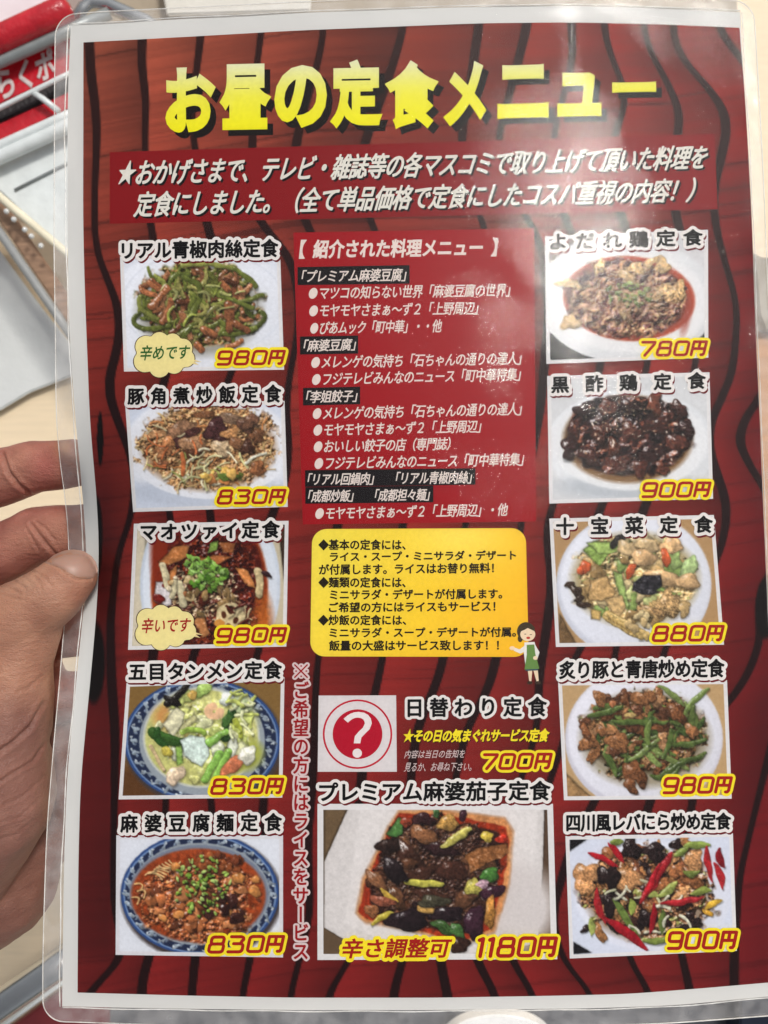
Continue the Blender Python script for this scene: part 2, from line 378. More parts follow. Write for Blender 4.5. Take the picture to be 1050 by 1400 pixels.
# red panel with the introduced dishes
quad_obj('red_panel', [(401, 318), (730, 312), (733, 713), (414, 717)], ink((156, 16, 26)), .06, nu=30, nv=36)
c3 = crop(380, 300, 2.917); PW = ink((226, 214, 208))
text('panel_heading', '【 紹介された料理メニュー 】', Q(c3, 83, 880, 80, 158, 72, 148, 3), PW, .12, .035)
for (x0, x1, a, b, c_, d) in ((78, 525, 190, 262, 182, 256), (88, 320, 467, 539, 463, 535), (100, 328, 672, 742, 667, 737), (108, 788, 1000, 1067, 992, 1058), (109, 620, 1068, 1134, 1061, 1128)):
    quad_obj('black_strip', Q(c3, x0, x1, a, b, c_, d), ink((22, 17, 20)), .09)
for (s, x0, x1, a, b, c_, d) in (
    ('「プレミアム麻婆豆腐」', 92, 515, 203, 252, 194, 246),
    ('●マツコの知らない世界「麻婆豆腐の世界」', 120, 930, 268, 320, 255, 307),
    ('●モヤモヤさまぁ～ず２「上野周辺」', 122, 803, 338, 390, 327, 379),
    ('●ぴあムック「町中華」・・他', 126, 658, 408, 459, 398, 450),
    ('「麻婆豆腐」', 100, 314, 480, 528, 474, 522),
    ('●メレンゲの気持ち「石ちゃんの通りの達人」', 130, 975, 544, 596, 527, 579),
    ('●フジテレビみんなのニュース「町中華特集」', 133, 972, 612, 664, 591, 643),
    ('「李姐餃子」', 110, 320, 684, 733, 679, 727),
    ('●メレンゲの気持ち「石ちゃんの通りの達人」', 136, 976, 748, 800, 729, 781),
    ('●モヤモヤさまぁ～ず２「上野周辺」', 139, 814, 814, 866, 799, 850),
    ('●おいしい餃子の店（専門誌）', 140, 692, 880, 932, 868, 920),
    ('●フジテレビみんなのニュース「町中華特集」', 143, 984, 947, 999, 930, 982),
    ('「リアル回鍋肉」　「リアル青椒肉絲」', 116, 777, 1013, 1061, 1003, 1053),
    ('「成都炒飯」　「成都担々麺」', 118, 609, 1080, 1128, 1073, 1121),
    ('●モヤモヤさまぁ～ず２「上野周辺」・他', 146, 921, 1147, 1198, 1131, 1182)):
    round_text('panel_lettering', s, Q(c3, x0, x1, a, b, c_, d, 3), PW, .12, .30, sp=-.04)

# yellow note box
c7 = crop(400, 700, 2.917)
def rrect(q, r, n=8):
    """rounded quad outline, evenly subdivided along its edges"""
    q = [np.array(p, float) for p in q]; out = []
    for i in range(4):
        p, a, b = q[i], q[i-1], q[(i+1) % 4]
        u = (a-p)/np.linalg.norm(a-p); v = (b-p)/np.linalg.norm(b-p); c = p+r*u+r*v
        for k in range(n+1):
            t = k/n*math.pi/2; out.append(c-v*r*math.cos(t)-u*r*math.sin(t))
        e0 = out[-1]; p2 = q[(i+2) % 4]; w = (p2-b)/np.linalg.norm(p2-b); e1 = b-v*r
        for k in range(1, 24): out.append(e0+(e1-e0)*k/24)
    return np.array(out)
def yellow_box():
    A, B = np.meshgrid(np.linspace(0, 1, 60), np.linspace(0, 1, 40))
    q = [c7(78, 68), c7(930, 64), c7(942, 578), c7(70, 576)]
    rr = rrect(q, 20, 8); P = []; n = len(rr); c = rr.mean(0); V = [c]
    rings = 14
    for k in range(1, rings+1): V += list(c+(rr-c)*k/rings)
    V = np.array(V); Fc = [(0, 1+(i+1) % n, 1+i) for i in range(n)]
    for k in range(rings-1):
        b = 1+k*n; Fc += [(b+i, b+(i+1) % n, b+n+(i+1) % n, b+n+i) for i in range(n)]
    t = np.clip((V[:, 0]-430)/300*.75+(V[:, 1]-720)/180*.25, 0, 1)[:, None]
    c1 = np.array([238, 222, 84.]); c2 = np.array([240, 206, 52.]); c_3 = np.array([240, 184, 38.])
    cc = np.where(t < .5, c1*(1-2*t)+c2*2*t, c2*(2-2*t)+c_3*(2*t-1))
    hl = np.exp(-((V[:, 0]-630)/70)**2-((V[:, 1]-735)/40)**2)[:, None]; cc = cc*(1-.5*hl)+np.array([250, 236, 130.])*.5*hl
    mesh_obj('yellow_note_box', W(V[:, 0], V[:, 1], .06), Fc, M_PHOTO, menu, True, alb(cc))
yellow_box()
INK2 = ink((32, 24, 14))
for (s, x0, x1, a, b, c_, d) in (
    ('◆基本の定食には、', 104, 450, 110, 152, 110, 152), ('ライス・スープ・ミニサラダ・デザート', 150, 890, 160, 197, 153, 190),
    ('が付属します。ライスはお替り無料！', 106, 802, 209, 250, 203, 243), ('◆麺類の定食には、', 104, 450, 260, 302, 260, 302),
    ('ミニサラダ・デザートが付属します。', 150, 835, 310, 350, 306, 345), ('ご希望の方にはライスもサービス！', 146, 808, 361, 400, 356, 396),
    ('◆炒飯の定食には、', 103, 452, 411, 452, 411, 452), ('ミニサラダ・スープ・デザートが付属。', 148, 890, 462, 501, 459, 497),
    ('飯量の大盛はサービス致します！！', 146, 822, 513, 553, 511, 551)):
    round_text('note_lettering', s, Q(c7, x0, x1, a, b, c_, d), INK2, .12, .44)

# question mark box
quad_obj('question_box', [c7(104, 732), c7(413, 731), c7(416, 1036), c7(100, 1036)], ink((214, 210, 212)), .07)
def disc_pts(cx, cy, rx, ry, n=48): return [(cx+rx*math.cos(t), cy+ry*math.sin(t)) for t in [i/n*2*math.pi for i in range(n)]]
qx, qy = c7(259, 886)
poly_obj('question_ring', disc_pts(qx, qy, 47.5, 47.5), ink((186, 24, 50)), .10, menu)
poly_obj('question_ring_gap', disc_pts(qx, qy, 45, 45), ink((214, 210, 212)), .12, menu)
poly_obj('question_disc', disc_pts(qx, qy, 34, 34), ink((176, 16, 44)), .15, menu)
text('question_mark', '？', [c7(203, 797), c7(316, 797), c7(316, 980), c7(203, 980)], ink((228, 222, 222)), .20, .012)
OUTL = lambda h, r=5.0, shadow=True: ([(DRED, r, h-.04, 2, 2.8, 'name_shadow')] if shadow else [])+[(WHITE, r, h, 0, 0, 'name_outline')]
NQ = [(558, 955), (747, 953), (747, 979), (558, 980)]
round_text('name_lettering', '日替わり定食', NQ, BLACK, .27, .85, menu, .28)
text_outlines('日替わり定食', NQ, menu, .28, [(WHITE, 4.6, .2, 0, 0, 'name_outline')])
text('yellow_lettering', '★その日の気まぐれサービス定食', Q(c7, 435, 1030, 864, 920, 860, 918, 4), YEL, .12, .04, sp=-.05, shadow=(BLACK, 1, 1))
text('small_lettering', '内容は当日の告知を', Q(c7, 445, 692, 950, 983, 947, 981, 3), ink((214, 196, 196)), .12, .006)
text('small_lettering', '見るか、お尋ね下さい。', Q(c7, 443, 720, 1000, 1036, 999, 1033, 3), ink((214, 196, 196)), .12, .006)

def arc(cx, cy, rx, ry, a0, a1, n=6): return [(cx+rx*math.cos(math.radians(t)), cy+ry*math.sin(math.radians(t))) for t in np.linspace(a0, a1, n)]
_r = .2
_loop = lambda x0, y0, x1, y1, rx=.24, ry=.17: arc(x1-rx, y0+ry, rx, ry, -90, 0)+arc(x1-rx, y1-ry, rx, ry, 0, 90)+arc(x0+rx, y1-ry, rx, ry, 90, 180)+arc(x0+rx, y0+ry, rx, ry, 180, 270)+[(x1-rx, y0)]
DIG = {'0': [_loop(0, 0, 1, 1)], '8': [_loop(.06, 0, .94, .46, .2, .14), _loop(0, .46, 1, 1, .22, .16)],
       '9': [_loop(0, 0, 1, .56, .22, .16), [(1, .3), (1, .84)]+arc(.8, .84, .2, .16, 0, 90)+[(.1, 1)]],
       '3': [[(.05, 0)]+arc(.76, .14, .2, .14, -90, 90)[:0]+[(.76, 0)]+arc(.76, .15, .2, .15, -90, 60)+[(.8, .46)], [(.3, .46), (.78, .46)]+arc(.78, .62, .22, .16, -90, 0)+arc(.78, .84, .22, .16, 0, 90)+[(.02, 1)]],
       '7': [[(0, 0), (1, 0), (.98, .14), (.42, 1)]], '1': [[(.25, .08), (.6, 0), (.6, 1)]],
       '円': [[(0, 1), (0, .02), (1, .02), (1, .9), (.92, 1), (.78, 1)], [(.5, .05), (.5, .52)], [(.02, .54), (.98, .54)]]}
def stroke(name, paths, mat, r, h, parent):
    """rounded strokes of half width r (pixels) along pixel paths"""
    V, Fc, n = [], [], 0
    for p in paths:
        p = np.array(p, float)
        q = [p[0]]
        for a, b in zip(p[:-1], p[1:]):
            if np.hypot(*(b-a)) > .15: q.append(b)
        p = np.array(q)
        for a, b in zip(p[:-1], p[1:]):
            d = b-a; nn = np.array([-d[1], d[0]])/np.hypot(*d)*r
            V += [(*(a+nn), 0), (*a, 1), (*(a-nn), 0), (*(b+nn), 0), (*b, 1), (*(b-nn), 0)]; Fc += [[n, n+1, n+4, n+3], [n+1, n+2, n+5, n+4]]; n += 6
        for c in p:
            K = 12; V.append((*c, 1.0)); V += [(c[0]+r*math.cos(t/K*6.2832), c[1]+r*math.sin(t/K*6.2832), 0) for t in range(K)]
            Fc += [[n, n+1+k, n+1+(k+1) % K] for k in range(K)]; n += K+1
    V = np.array(V); rs = np.random.RandomState(2); V[:, 2] += rs.rand(len(V))*.05; out = []
    for f in Fc:
        q = V[f][:, :2]; ar = np.sum(q[:, 0]*np.roll(q[:, 1], -1)-np.roll(q[:, 0], -1)*q[:, 1]); out.append(f if ar < 0 else f[::-1])
    return mesh_obj(name, W(V[:, 0], V[:, 1], h+.012*V[:, 2]), out, mat, parent, False)
def price(s, x0, y0, x1, y1, parent, h=.3, sl=4.5):
    wts = [.5 if ch == '1' else 1.0 for ch in s]; w = (x1-x0)/sum(wts); x = x0; paths = []; r = (y1-y0)*.088
    for ch, wt in zip(s, wts):
        a, b = x+.15*w, x+w*wt-.13*w
        if ch == '1': a, b = x+.02*w, x+.5*w
        for p in DIG[ch]: paths.append([(a+(b-a)*u+(.5-v)*sl, y0+r+(y1-y0-2*r)*v-.015*(a-x0)) for u, v in p])
        x += w*wt
    stroke('price_lettering', paths, PRICE, r, h, parent); stroke('price_outline', paths, YEL, r+3.7, h-.06, parent)
price('700円', *c7(748, 962), *c7(1035, 1030), menu)

# vertical note
VR = ink((150, 20, 28)); VO = ink((216, 198, 198))
VQ = [(401.5, 932), (422, 932), (422, 1311), (400.5, 1311)]
V, Fs = layout('ご希望の方にはライスをサービス', 0, 0, True); P = bil(VQ, V[:, 0], V[:, 1])
fat('vertical_outline', P, Fs, VO, 3.4, .12, menu); fat('vertical_lettering', P, Fs, VR, .55, .2, menu, K=6)
KM = [[(403, 909), (420, 926)], [(420, 909), (403, 926)]]+[[(411.5+dx, 917.5+dy), (411.5+dx+.6, 917.5+dy)] for dx, dy in ((-7, 0), (7, 0), (0, -7), (0, 7))]
stroke('vertical_lettering', KM, VR, 1.0, .2, menu); stroke('vertical_outline', KM, VO, 3.6, .12, menu)

# ------------------------------------------------------------------ painter for the printed dish photographs
class Paint:
    def __init__(s, q, seed, bgc=(228, 230, 236), S_=2, edge=5, border=(220, 219, 221)):
        q = np.array(q, float); s.q = q
        s.x0 = q[:, 0].min(); s.y0 = q[:, 1].min(); s.w = q[:, 0].max()-s.x0; s.h = q[:, 1].max()-s.y0
        s.S = S_; s.H = int(s.h*S_); s.Wd = int(s.w*S_)
        s.c = np.ones((s.H, s.Wd, 3))*np.array(bgc, float)
        s.r = np.random.RandomState(seed); s.edge = edge; s.border = border; s.amp = 2.2
        s.n1 = s.noise(3); s.n2 = s.noise(9); s.food = np.zeros((s.H, s.Wd))
    def noise(s, cell):
        h, w = s.H//cell+3, s.Wd//cell+3; g = s.r.rand(h, w)
        yy = np.arange(s.H)/cell; xx = np.arange(s.Wd)/cell; y0 = yy.astype(int); x0 = xx.astype(int)
        fy = (yy-y0)[:, None]; fx = (xx-x0)[None]; fy = fy*fy*(3-2*fy); fx = fx*fx*(3-2*fx)
        return (g[y0][:, x0]*(1-fy)*(1-fx)+g[y0][:, x0+1]*(1-fy)*fx+g[y0+1][:, x0]*fy*(1-fx)+g[y0+1][:, x0+1]*fy*fx)-.5
    def win(s, x0, y0, x1, y1):
        S_ = s.S; a = int(max(0, (x0-s.x0)*S_-2)); b = int(min(s.Wd, (x1-s.x0)*S_+3)); c = int(max(0, (y0-s.y0)*S_-2)); d = int(min(s.H, (y1-s.y0)*S_+3))
        if b <= a or d <= c: return None
        Y, X = np.mgrid[c:d, a:b]; return slice(c, d), slice(a, b), X/S_+s.x0, Y/S_+s.y0
    def mix(s, sl, m, col, food=0):
        s.c[sl] = s.c[sl]*(1-m[..., None])+np.asarray(col)*m[..., None]
        if food: s.food[sl] = np.maximum(s.food[sl], m)
    def ell(s, cx, cy, rx, ry, col, soft=1.0, ang=0, grad=0, ring=None, tex=0):
        R_ = max(rx, ry)+soft; w = s.win(cx-R_, cy-R_, cx+R_, cy+R_)
        if not w: return
        X, Y = w[2]-cx, w[3]-cy; c_, s_ = math.cos(ang), math.sin(ang); U = X*c_+Y*s_; V_ = -X*s_+Y*c_
        rho = np.sqrt((U/rx)**2+(V_/ry)**2); d = (1-rho)*min(rx, ry)
        m = np.clip(d/soft+.5, 0, 1)
        if ring: m = m*np.clip((rho-ring)*min(rx, ry)/soft+.5, 0, 1)
        cc = np.asarray(col, float)*(1+grad*(-(U/rx)*.5-(V_/ry)*.5)[..., None])
        if tex: cc = cc*(1+tex*s.n2[w[:2]][..., None]+tex*.7*s.n1[w[:2]][..., None])
        s.mix(w[:2], m, cc)
    def shade(s, w, m, col, nx, ny, edge, gloss, tex=.35):
        n = s.n1[w[:2]]; n2 = s.n2[w[:2]]
        L = .96+.30*(-(nx*.45+ny*.85))+tex*n+.25*n2
        L = L*(1-.30*edge)
        cc = np.asarray(col, float)*np.clip(L, .25, 1.6)[..., None]
        if gloss > 0:
            sp = np.clip(1-((nx+.35)**2+(ny+.45)**2)/.10, 0, 1)*gloss*np.clip(.6+2.0*n, 0, 1.3)
            cc = cc+(250-cc)*np.clip(sp, 0, .9)[..., None]
        s.mix(w[:2], m, cc, 1)
    def blob(s, cx, cy, rx, ry, col, ang=None, irr=.18, gloss=.3, sh=.34, tex=.22):
        r = s.r
        if ang is None: ang = r.rand()*6.28
        R_ = max(rx, ry)*(1+irr*1.6)+3; w = s.win(cx-R_, cy-R_, cx+R_, cy+R_)
        if not w: return
        X, Y = w[2]-cx, w[3]-cy
        a1, a2, a3 = r.rand(3)*6.28
        def rad(X, Y):
            c_, s_ = math.cos(ang), math.sin(ang); U = (X*c_+Y*s_)/rx; V_ = (-X*s_+Y*c_)/ry; th = np.arctan2(V_, U)
            return np.sqrt(U*U+V_*V_)/(1+irr*(.6*np.sin(2*th+a1)+.5*np.sin(3*th+a2)+.35*np.sin(5*th+a3)))
        if sh > 0:
            rs_ = rad(X-1.0, Y-1.8); m = np.clip((1.12-rs_)*3, 0, 1)*sh; s.c[w[:2]] *= (1-m[..., None])
        rho = rad(X, Y); m = np.clip((1-rho)*min(rx, ry)*1.3+.3, 0, 1)
        k = np.clip(rho, 0, 1)**1.3; q = np.sqrt(X*X+Y*Y)+1e-6
        s.shade(w, m, col, X/q*k, Y/q*k, np.clip((rho-.78)/.22, 0, 1), gloss, tex)
    def strip(s, pts, wd, col, gloss=.3, sh=.34, taper=0, tex=.15):
        p = np.array(pts, float)
        if len(p) == 3:
            t = np.linspace(0, 1, 9)[:, None]; p = (1-t)**2*p[0]+2*t*(1-t)*p[1]+t*t*p[2]
        R_ = wd+3; w = s.win(p[:, 0].min()-R_, p[:, 1].min()-R_, p[:, 0].max()+R_, p[:, 1].max()+R_)
        if not w: return
        X, Y = w[2], w[3]; best = np.full(X.shape, 1e9); bx = np.zeros(X.shape); by = np.zeros(X.shape); bt = np.zeros(X.shape)
        n = len(p)-1
        for i in range(n):
            a, b = p[i], p[i+1]; d = b-a; L2 = max(d@d, 1e-6)
            t = np.clip(((X-a[0])*d[0]+(Y-a[1])*d[1])/L2, 0, 1); ex = X-(a[0]+t*d[0]); ey = Y-(a[1]+t*d[1]); D = ex*ex+ey*ey
            m = D < best; best = np.where(m, D, best); bx = np.where(m, ex, bx); by = np.where(m, ey, by); bt = np.where(m, (i+t)/n, bt)
        D = np.sqrt(best); hw = wd/2*(1-taper*np.abs(2*bt-1)**2)
        if sh > 0:
            m = np.clip((hw+1.8-np.sqrt((X-1-(X-bx))**2+(by-1.4)**2+(bx)**2*0+(bx-1)**2*1))/2, 0, 1)*sh; s.c[w[:2]] *= (1-m[..., None])
        m = np.clip((hw-D)*1.4+.4, 0, 1); k = D/np.maximum(hw, .3)
        q = np.maximum(D, 1e-6); s.shade(w, m, col, bx/q*np.clip(k, 0, 1), by/q*np.clip(k, 0, 1), np.clip((k-.75)/.25, 0, 1), gloss, tex)
    def poly(s, pts, col, tex=.25, gloss=0, soft=.8, edge=.35, sh=.4):
        p = np.array(pts, float); w = s.win(p[:, 0].min()-3, p[:, 1].min()-3, p[:, 0].max()+3, p[:, 1].max()+3)
        if not w: return
        X, Y = w[2], w[3]; ins = np.zeros(X.shape, bool); D = np.full(X.shape, 1e9)
        for i in range(len(p)):
            a, b = p[i], p[(i+1) % len(p)]; d = b-a; L2 = max(d@d, 1e-6)
            t = np.clip(((X-a[0])*d[0]+(Y-a[1])*d[1])/L2, 0, 1); D = np.minimum(D, np.hypot(X-a[0]-t*d[0], Y-a[1]-t*d[1]))
            cond = ((a[1] > Y) != (b[1] > Y)) & (X < (b[0]-a[0])*(Y-a[1])/(b[1]-a[1]+1e-9)+a[0]); ins ^= cond
        sd_ = np.where(ins, D, -D); m = np.clip(sd_/soft+.5, 0, 1)
        if sh: mm = np.clip((sd_+2.2)/2.5, 0, 1)*sh; s.c[w[:2]] *= (1-mm[..., None])
        n = s.n1[w[:2]]; n2 = s.n2[w[:2]]; L = 1+tex*n+tex*n2-edge*np.clip(1-sd_/2.5, 0, 1)
        cc = np.asarray(col, float)*np.clip(L, .3, 1.5)[..., None]
        if gloss: cc = cc+(245-cc)*(np.clip((n+n2*.5)*3-.75, 0, 1)*gloss)[..., None]
        s.mix(w[:2], m, cc, 1 if tex >= .12 else 0)
    def mottle(s, cx, cy, rx, ry, pal, cells=(16, 8, 4), emb=1.0, gloss=.4, ang=0, rag=.16, soft=.06, bias=0.0, bright=1.0):
        """organic embossed mass of food: palette blended by noise, lit by the slope of a height noise"""
        Y, X = np.mgrid[0:s.H, 0:s.Wd]; X = X/s.S+s.x0-cx; Y = Y/s.S+s.y0-cy; c_, s_ = math.cos(ang), math.sin(ang)
        rho0 = np.sqrt(((X*c_+Y*s_)/rx)**2+((-X*s_+Y*c_)/ry)**2); rho = rho0+rag*s.noise(cells[0]*2)*1.6+rag*s.noise(cells[1])
        m = np.clip((1-rho)/soft, 0, 1)*np.clip((1.1-rho0+.25*s.noise(20))*7, 0, 1)*(.85 if soft > .4 else 1)
        h = sum(s.noise(k)*k for k in cells); h = h+.5*np.abs(s.noise(cells[1]*2))*cells[1]
        gy, gx = np.gradient(h); g = -(gx*.5+gy*.85)/ .55
        L = np.clip(1.0+.34*emb*g+.25*s.noise(cells[0]*2)*2, .4, 1.45)
        t = s.noise(cells[0])*1.1+s.noise(cells[1])*.9+s.noise(cells[2])*.5; t = np.clip(.5+bias+t, 0, .999)*(len(pal)-1)
        P_ = np.array(pal, float); i = t.astype(int); f = (t-i)[..., None]; f = np.clip((f-.5)*2.2+.5, 0, 1); c = P_[i]*(1-f)+P_[np.minimum(i+1, len(pal)-1)]*f
        c = c*L[..., None]*bright; sp = np.clip((g-.95)*1.3, 0, .8)*gloss*np.clip(.5+2.2*s.noise(3), 0, 1); c = c+(248-c)*sp[..., None]
        edge = np.clip((rho-.86)/.14, 0, 1); c = c*(1-.25*edge[..., None])
        s.c = s.c*(1-m[..., None])+c*m[..., None]; s.food = np.maximum(s.food, m*.6)
    def warp(s, amp=2.2):
        f = s.food.copy()
        for _ in range(3): f[2:-2] = (f[:-4]+f[2:-2]+f[4:])/3; f[:, 2:-2] = (f[:, :-4]+f[:, 2:-2]+f[:, 4:])/3
        A = amp*s.S*f; Y, X = np.mgrid[0:s.H, 0:s.Wd]
        dx = A*(s.noise(24)*1.8+s.noise(9)*.35); dy = A*(s.noise(24)*1.8+s.noise(9)*.35)
        xx = np.clip(X+dx, 0, s.Wd-1.001); yy = np.clip(Y+dy, 0, s.H-1.001); x0 = xx.astype(int); y0 = yy.astype(int); fx = (xx-x0)[..., None]; fy = (yy-y0)[..., None]
        x1 = np.minimum(x0+1, s.Wd-1); y1 = np.minimum(y0+1, s.H-1)
        s.c = s.c[y0, x0]*(1-fy)*(1-fx)+s.c[y0, x1]*(1-fy)*fx+s.c[y1, x0]*fy*(1-fx)+s.c[y1, x1]*fy*fx
        # fine glossy and dark flecks of a real photograph
        n = s.noise(5)+.9*s.noise(12); s.c = s.c*(1+.20*(n*f)[..., None])
        sp = np.clip((s.noise(3)-.36)*7, 0, 1)*f*np.clip(s.noise(14)*3, 0, 1); s.c = s.c+(240-s.c)*(sp*.55)[..., None]
    def inside(s, cx, cy, rx, ry, pw=.5, ang=0):
        while True:
            a, b = s.r.rand()*6.283, s.r.rand()**pw
            u, v = b*rx*math.cos(a), b*ry*math.sin(a); return cx+u*math.cos(ang)-v*math.sin(ang), cy+u*math.sin(ang)+v*math.cos(ang)
    def pick(s, cols):
        c = np.array(cols[s.r.randint(len(cols))], float); return c*(1+.22*(s.r.rand()-.5))
    def strips(s, n, reg, cols, L=(14, 26), wd=(3, 5), bend=.5, gloss=.3, orient=None, **k):
        for _ in range(n):
            x, y = s.inside(*reg); a = s.r.rand()*6.28 if orient is None else orient+(s.r.rand()-.5)*1.1
            l = s.r.uniform(*L); dx, dy = math.cos(a)*l/2, math.sin(a)*l/2; b = (s.r.rand()-.5)*2*bend*l
            s.strip([(x-dx, y-dy), (x-dy/l*b*2, y+dx/l*b*2), (x+dx, y+dy)], s.r.uniform(*wd), s.pick(cols), gloss*s.r.rand()*1.6, **k)
    def blobs(s, n, reg, cols, rr=(3, 6), asp=(.5, .9), **k):
        g = k.pop('gloss', .3)
        for _ in range(n):
            x, y = s.inside(*reg); r = s.r.uniform(*rr); s.blob(x, y, r, r*s.r.uniform(*asp), s.pick(cols), gloss=g*s.r.rand()*1.6, **k)
    def done(s, parent, h, label):
        S_ = s.S; k = np.array([1, 2, 1.])/4; c = s.c
        s.warp(s.amp); c = s.c; g_ = c.mean(2, keepdims=True); c = g_+(c-g_)*.93; c = c+(s.noise(2)[..., None]*9)+(s.noise(5)[..., None]*5)
        c = np.clip(c, 0, 255)
        for _ in range(2):
            c[1:-1] = (c[:-2]+2*c[1:-1]+c[2:])/4; c[:, 1:-1] = (c[:, :-2]+2*c[:, 1:-1]+c[:, 2:])/4
        nu, nv = int(s.w*1.05), int(s.h*1.05)
        A, B = np.meshgrid(np.linspace(0, 1, nu), np.linspace(0, 1, nv)); P = bil(s.q, A, B)
        ix = np.clip(((P[..., 0]-s.x0)*S_).astype(int), 0, s.Wd-1); iy = np.clip(((P[..., 1]-s.y0)*S_).astype(int), 0, s.H-1)
        col = c[iy, ix]
        e = s.edge; bx = np.minimum(A, 1-A)*s.w; by = (1-B)*s.h; bt = B*s.h
        m = (np.minimum(bx, np.minimum(by, bt)) < e)[..., None] & (np.array(s.border) is not None); col = np.where(m, np.array(s.border, float), col)
        return mesh_obj('dish_photo', W(P[..., 0], P[..., 1], h).reshape(-1, 3), grid_faces(nv, nu), M_PHOTO, parent, True, alb(col).reshape(-1, 3), label)

DISH = []
def dish(p, name, nq, pr, label, sp=0.0, lift=.08):
    o = p.done(menu, lift, label)
    round_text('name_lettering', name, nq, BLACK, .28, .85, o, sp)
    text_outlines(name, nq, o, sp, [(DRED, 4.6, .15, 1.6, 3.0, 'name_shadow'), (WHITE, 5.2, .2, 0, 0, 'name_outline')])
    if pr: price(pr[0], *pr[1:], o)
    return o
GP = [(112, 122, 52), (136, 142, 68), (88, 98, 42), (104, 108, 46), (150, 146, 80)]
BR = [(150, 96, 62), (122, 72, 46), (170, 118, 80), (98, 58, 38), (140, 90, 60)]

# 1 pepper and pork strips
p = Paint([(164, 350), (383, 346), (388.5, 505.5), (169.5, 508)], 11, (214, 220, 232))
p.ell(275, 425, 128, 92, (222, 226, 236), 6, grad=.04); p.ell(278, 415, 112, 72, (208, 214, 226), 2, ring=.985)
p.ell(272, 424, 84, 62, (160, 158, 150), 14)
p.mottle(272, 416, 84, 60, [(60, 62, 22), (96, 104, 40), (120, 84, 50), (150, 104, 68), (128, 140, 60), (74, 54, 30)], (18, 9, 5), .9, .6, rag=.3)
p.strips(60, (272, 418, 76, 52, .6), BR+GP+[(70, 50, 26)], (12, 24), (4.5, 7.5), .7, .7, tex=.5)
p.strips(42, (268, 414, 74, 50, .6), GP, (24, 44), (4.5, 7.5), .7, .8, tex=.4, taper=.3)
p.strips(26, (275, 412, 72, 48, .6), BR, (14, 28), (6.5, 9), .5, 1.0, tex=.5)
p.strips(20, (268, 414, 70, 46, .6), GP, (22, 44), (5, 8), .8, .9, tex=.4, taper=.3)
for pts in (((190, 430), (172, 440), (196, 449)), ((196, 449), (215, 452), (230, 444)), ((358, 428), (370, 434), (345, 452)), ((345, 452), (325, 458), (305, 454)), ((192, 405), (183, 425), (215, 435)), ((250, 363), (280, 356), (320, 368)), ((320, 368), (340, 376), (350, 392)), ((300, 440), (335, 455), (350, 448)), ((330, 412), (350, 405), (358, 404)), ((272, 390), (276, 420), (250, 442)), ((250, 378), (275, 385), (272, 400)), ((290, 395), (315, 412), (345, 420))): p.strip(pts, 7, p.pick(GP[:3]), .7)
for a, b, w_ in (((193, 392), (205, 386), 8), ((205, 386), (214, 396), 8), ((194, 396), (210, 404), 8), ((228, 394), (206, 418), 10), ((312, 416), (313, 448), 12), ((222, 440), (234, 412), 9), ((322, 442), (338, 452), 10), ((278, 452), (292, 456), 11), ((310, 474), (330, 466), 8), ((246, 428), (250, 436), 8), ((303, 388), (312, 396), 9), ((330, 398), (342, 392), 9), ((268, 470), (275, 478), 9)): p.strip([a, ((a[0]+b[0])/2+2, (a[1]+b[1])/2+2), b], w_, p.pick([(168, 104, 66), (150, 92, 58), (184, 122, 80)]), .9, tex=.5)
p.strips(10, (275, 412, 60, 40, .6), [(176, 178, 110), (150, 160, 70)], (12, 24), (2.5, 4), .6, .9)
d1 = dish(p, 'リアル青椒肉絲定食', [(167, 331), (380, 327), (380, 351), (167, 354)], ('980円', 295, 479, 390, 500), 'photo of green pepper and pork strips on a white plate', 0)

# 2 fried rice with pork
p = Paint([(171, 552), (389, 548), (393.5, 693), (182, 700)], 12, (206, 214, 230))
p.ell(285, 615, 118, 78, (222, 226, 236), 4, grad=.03); p.ell(288, 672, 110, 22, (192, 200, 216), 8)
p.ell(285, 612, 112, 70, (226, 229, 238), 2); p.ell(285, 612, 90, 58, (168, 130, 90), 10)
RC = [(190, 150, 104), (160, 116, 72), (206, 176, 130), (140, 92, 56), (120, 76, 46)]
p.mottle(284, 608, 98, 62, [(90, 56, 34), (150, 104, 66), (196, 152, 104), (176, 128, 76), (222, 190, 140), (120, 78, 48)], (9, 5, 3), .9, .5, rag=.26)
p.strips(40, (284, 612, 100, 60, .35), [(222, 200, 150), (206, 176, 120), (214, 140, 80)], (12, 24), (1.6, 3), .4, .2, sh=.2)
for x, y, a_, b_, c_, an in ((246, 588, 22, 12, (150, 112, 84), -.35), (254, 598, 20, 9, (84, 50, 46), -.4), (264, 608, 17, 14, (176, 132, 96), .2), (262, 620, 13, 7, (96, 58, 40), .2), (322, 574, 26, 8, (134, 106, 84), .25), (336, 582, 14, 9, (110, 76, 60), .6), (294, 586, 14, 15, (78, 46, 46), .5), (300, 600, 9, 7, (70, 42, 40), 0), (314, 592, 12, 9, (206, 150, 96), 0), (302, 612, 16, 10, (212, 184, 146), .3), (338, 612, 12, 10, (84, 54, 42), .3), (322, 606, 9, 8, (140, 96, 66), 0), (352, 596, 12, 9, (120, 80, 54), .2), (224, 616, 14, 8, (170, 116, 76), -.4), (230, 604, 10, 6, (206, 140, 90), 0), (212, 594, 12, 6, (214, 160, 110), -.3), (352, 640, 12, 9, (150, 96, 60), 0), (342, 576, 10, 12, (120, 84, 64), .4), (220, 634, 9, 6, (140, 90, 60), 0), (280, 566, 14, 6, (130, 86, 56), 0)): p.blob(x, y, a_, b_, c_, ang=an, irr=.25, gloss=.5, tex=.6)
p.strips(34, (275, 636, 66, 26, .5), [(236, 230, 200), (226, 222, 170), (168, 176, 96), (206, 206, 150)], (10, 24), (2, 3.4), .6, .4, sh=.3)
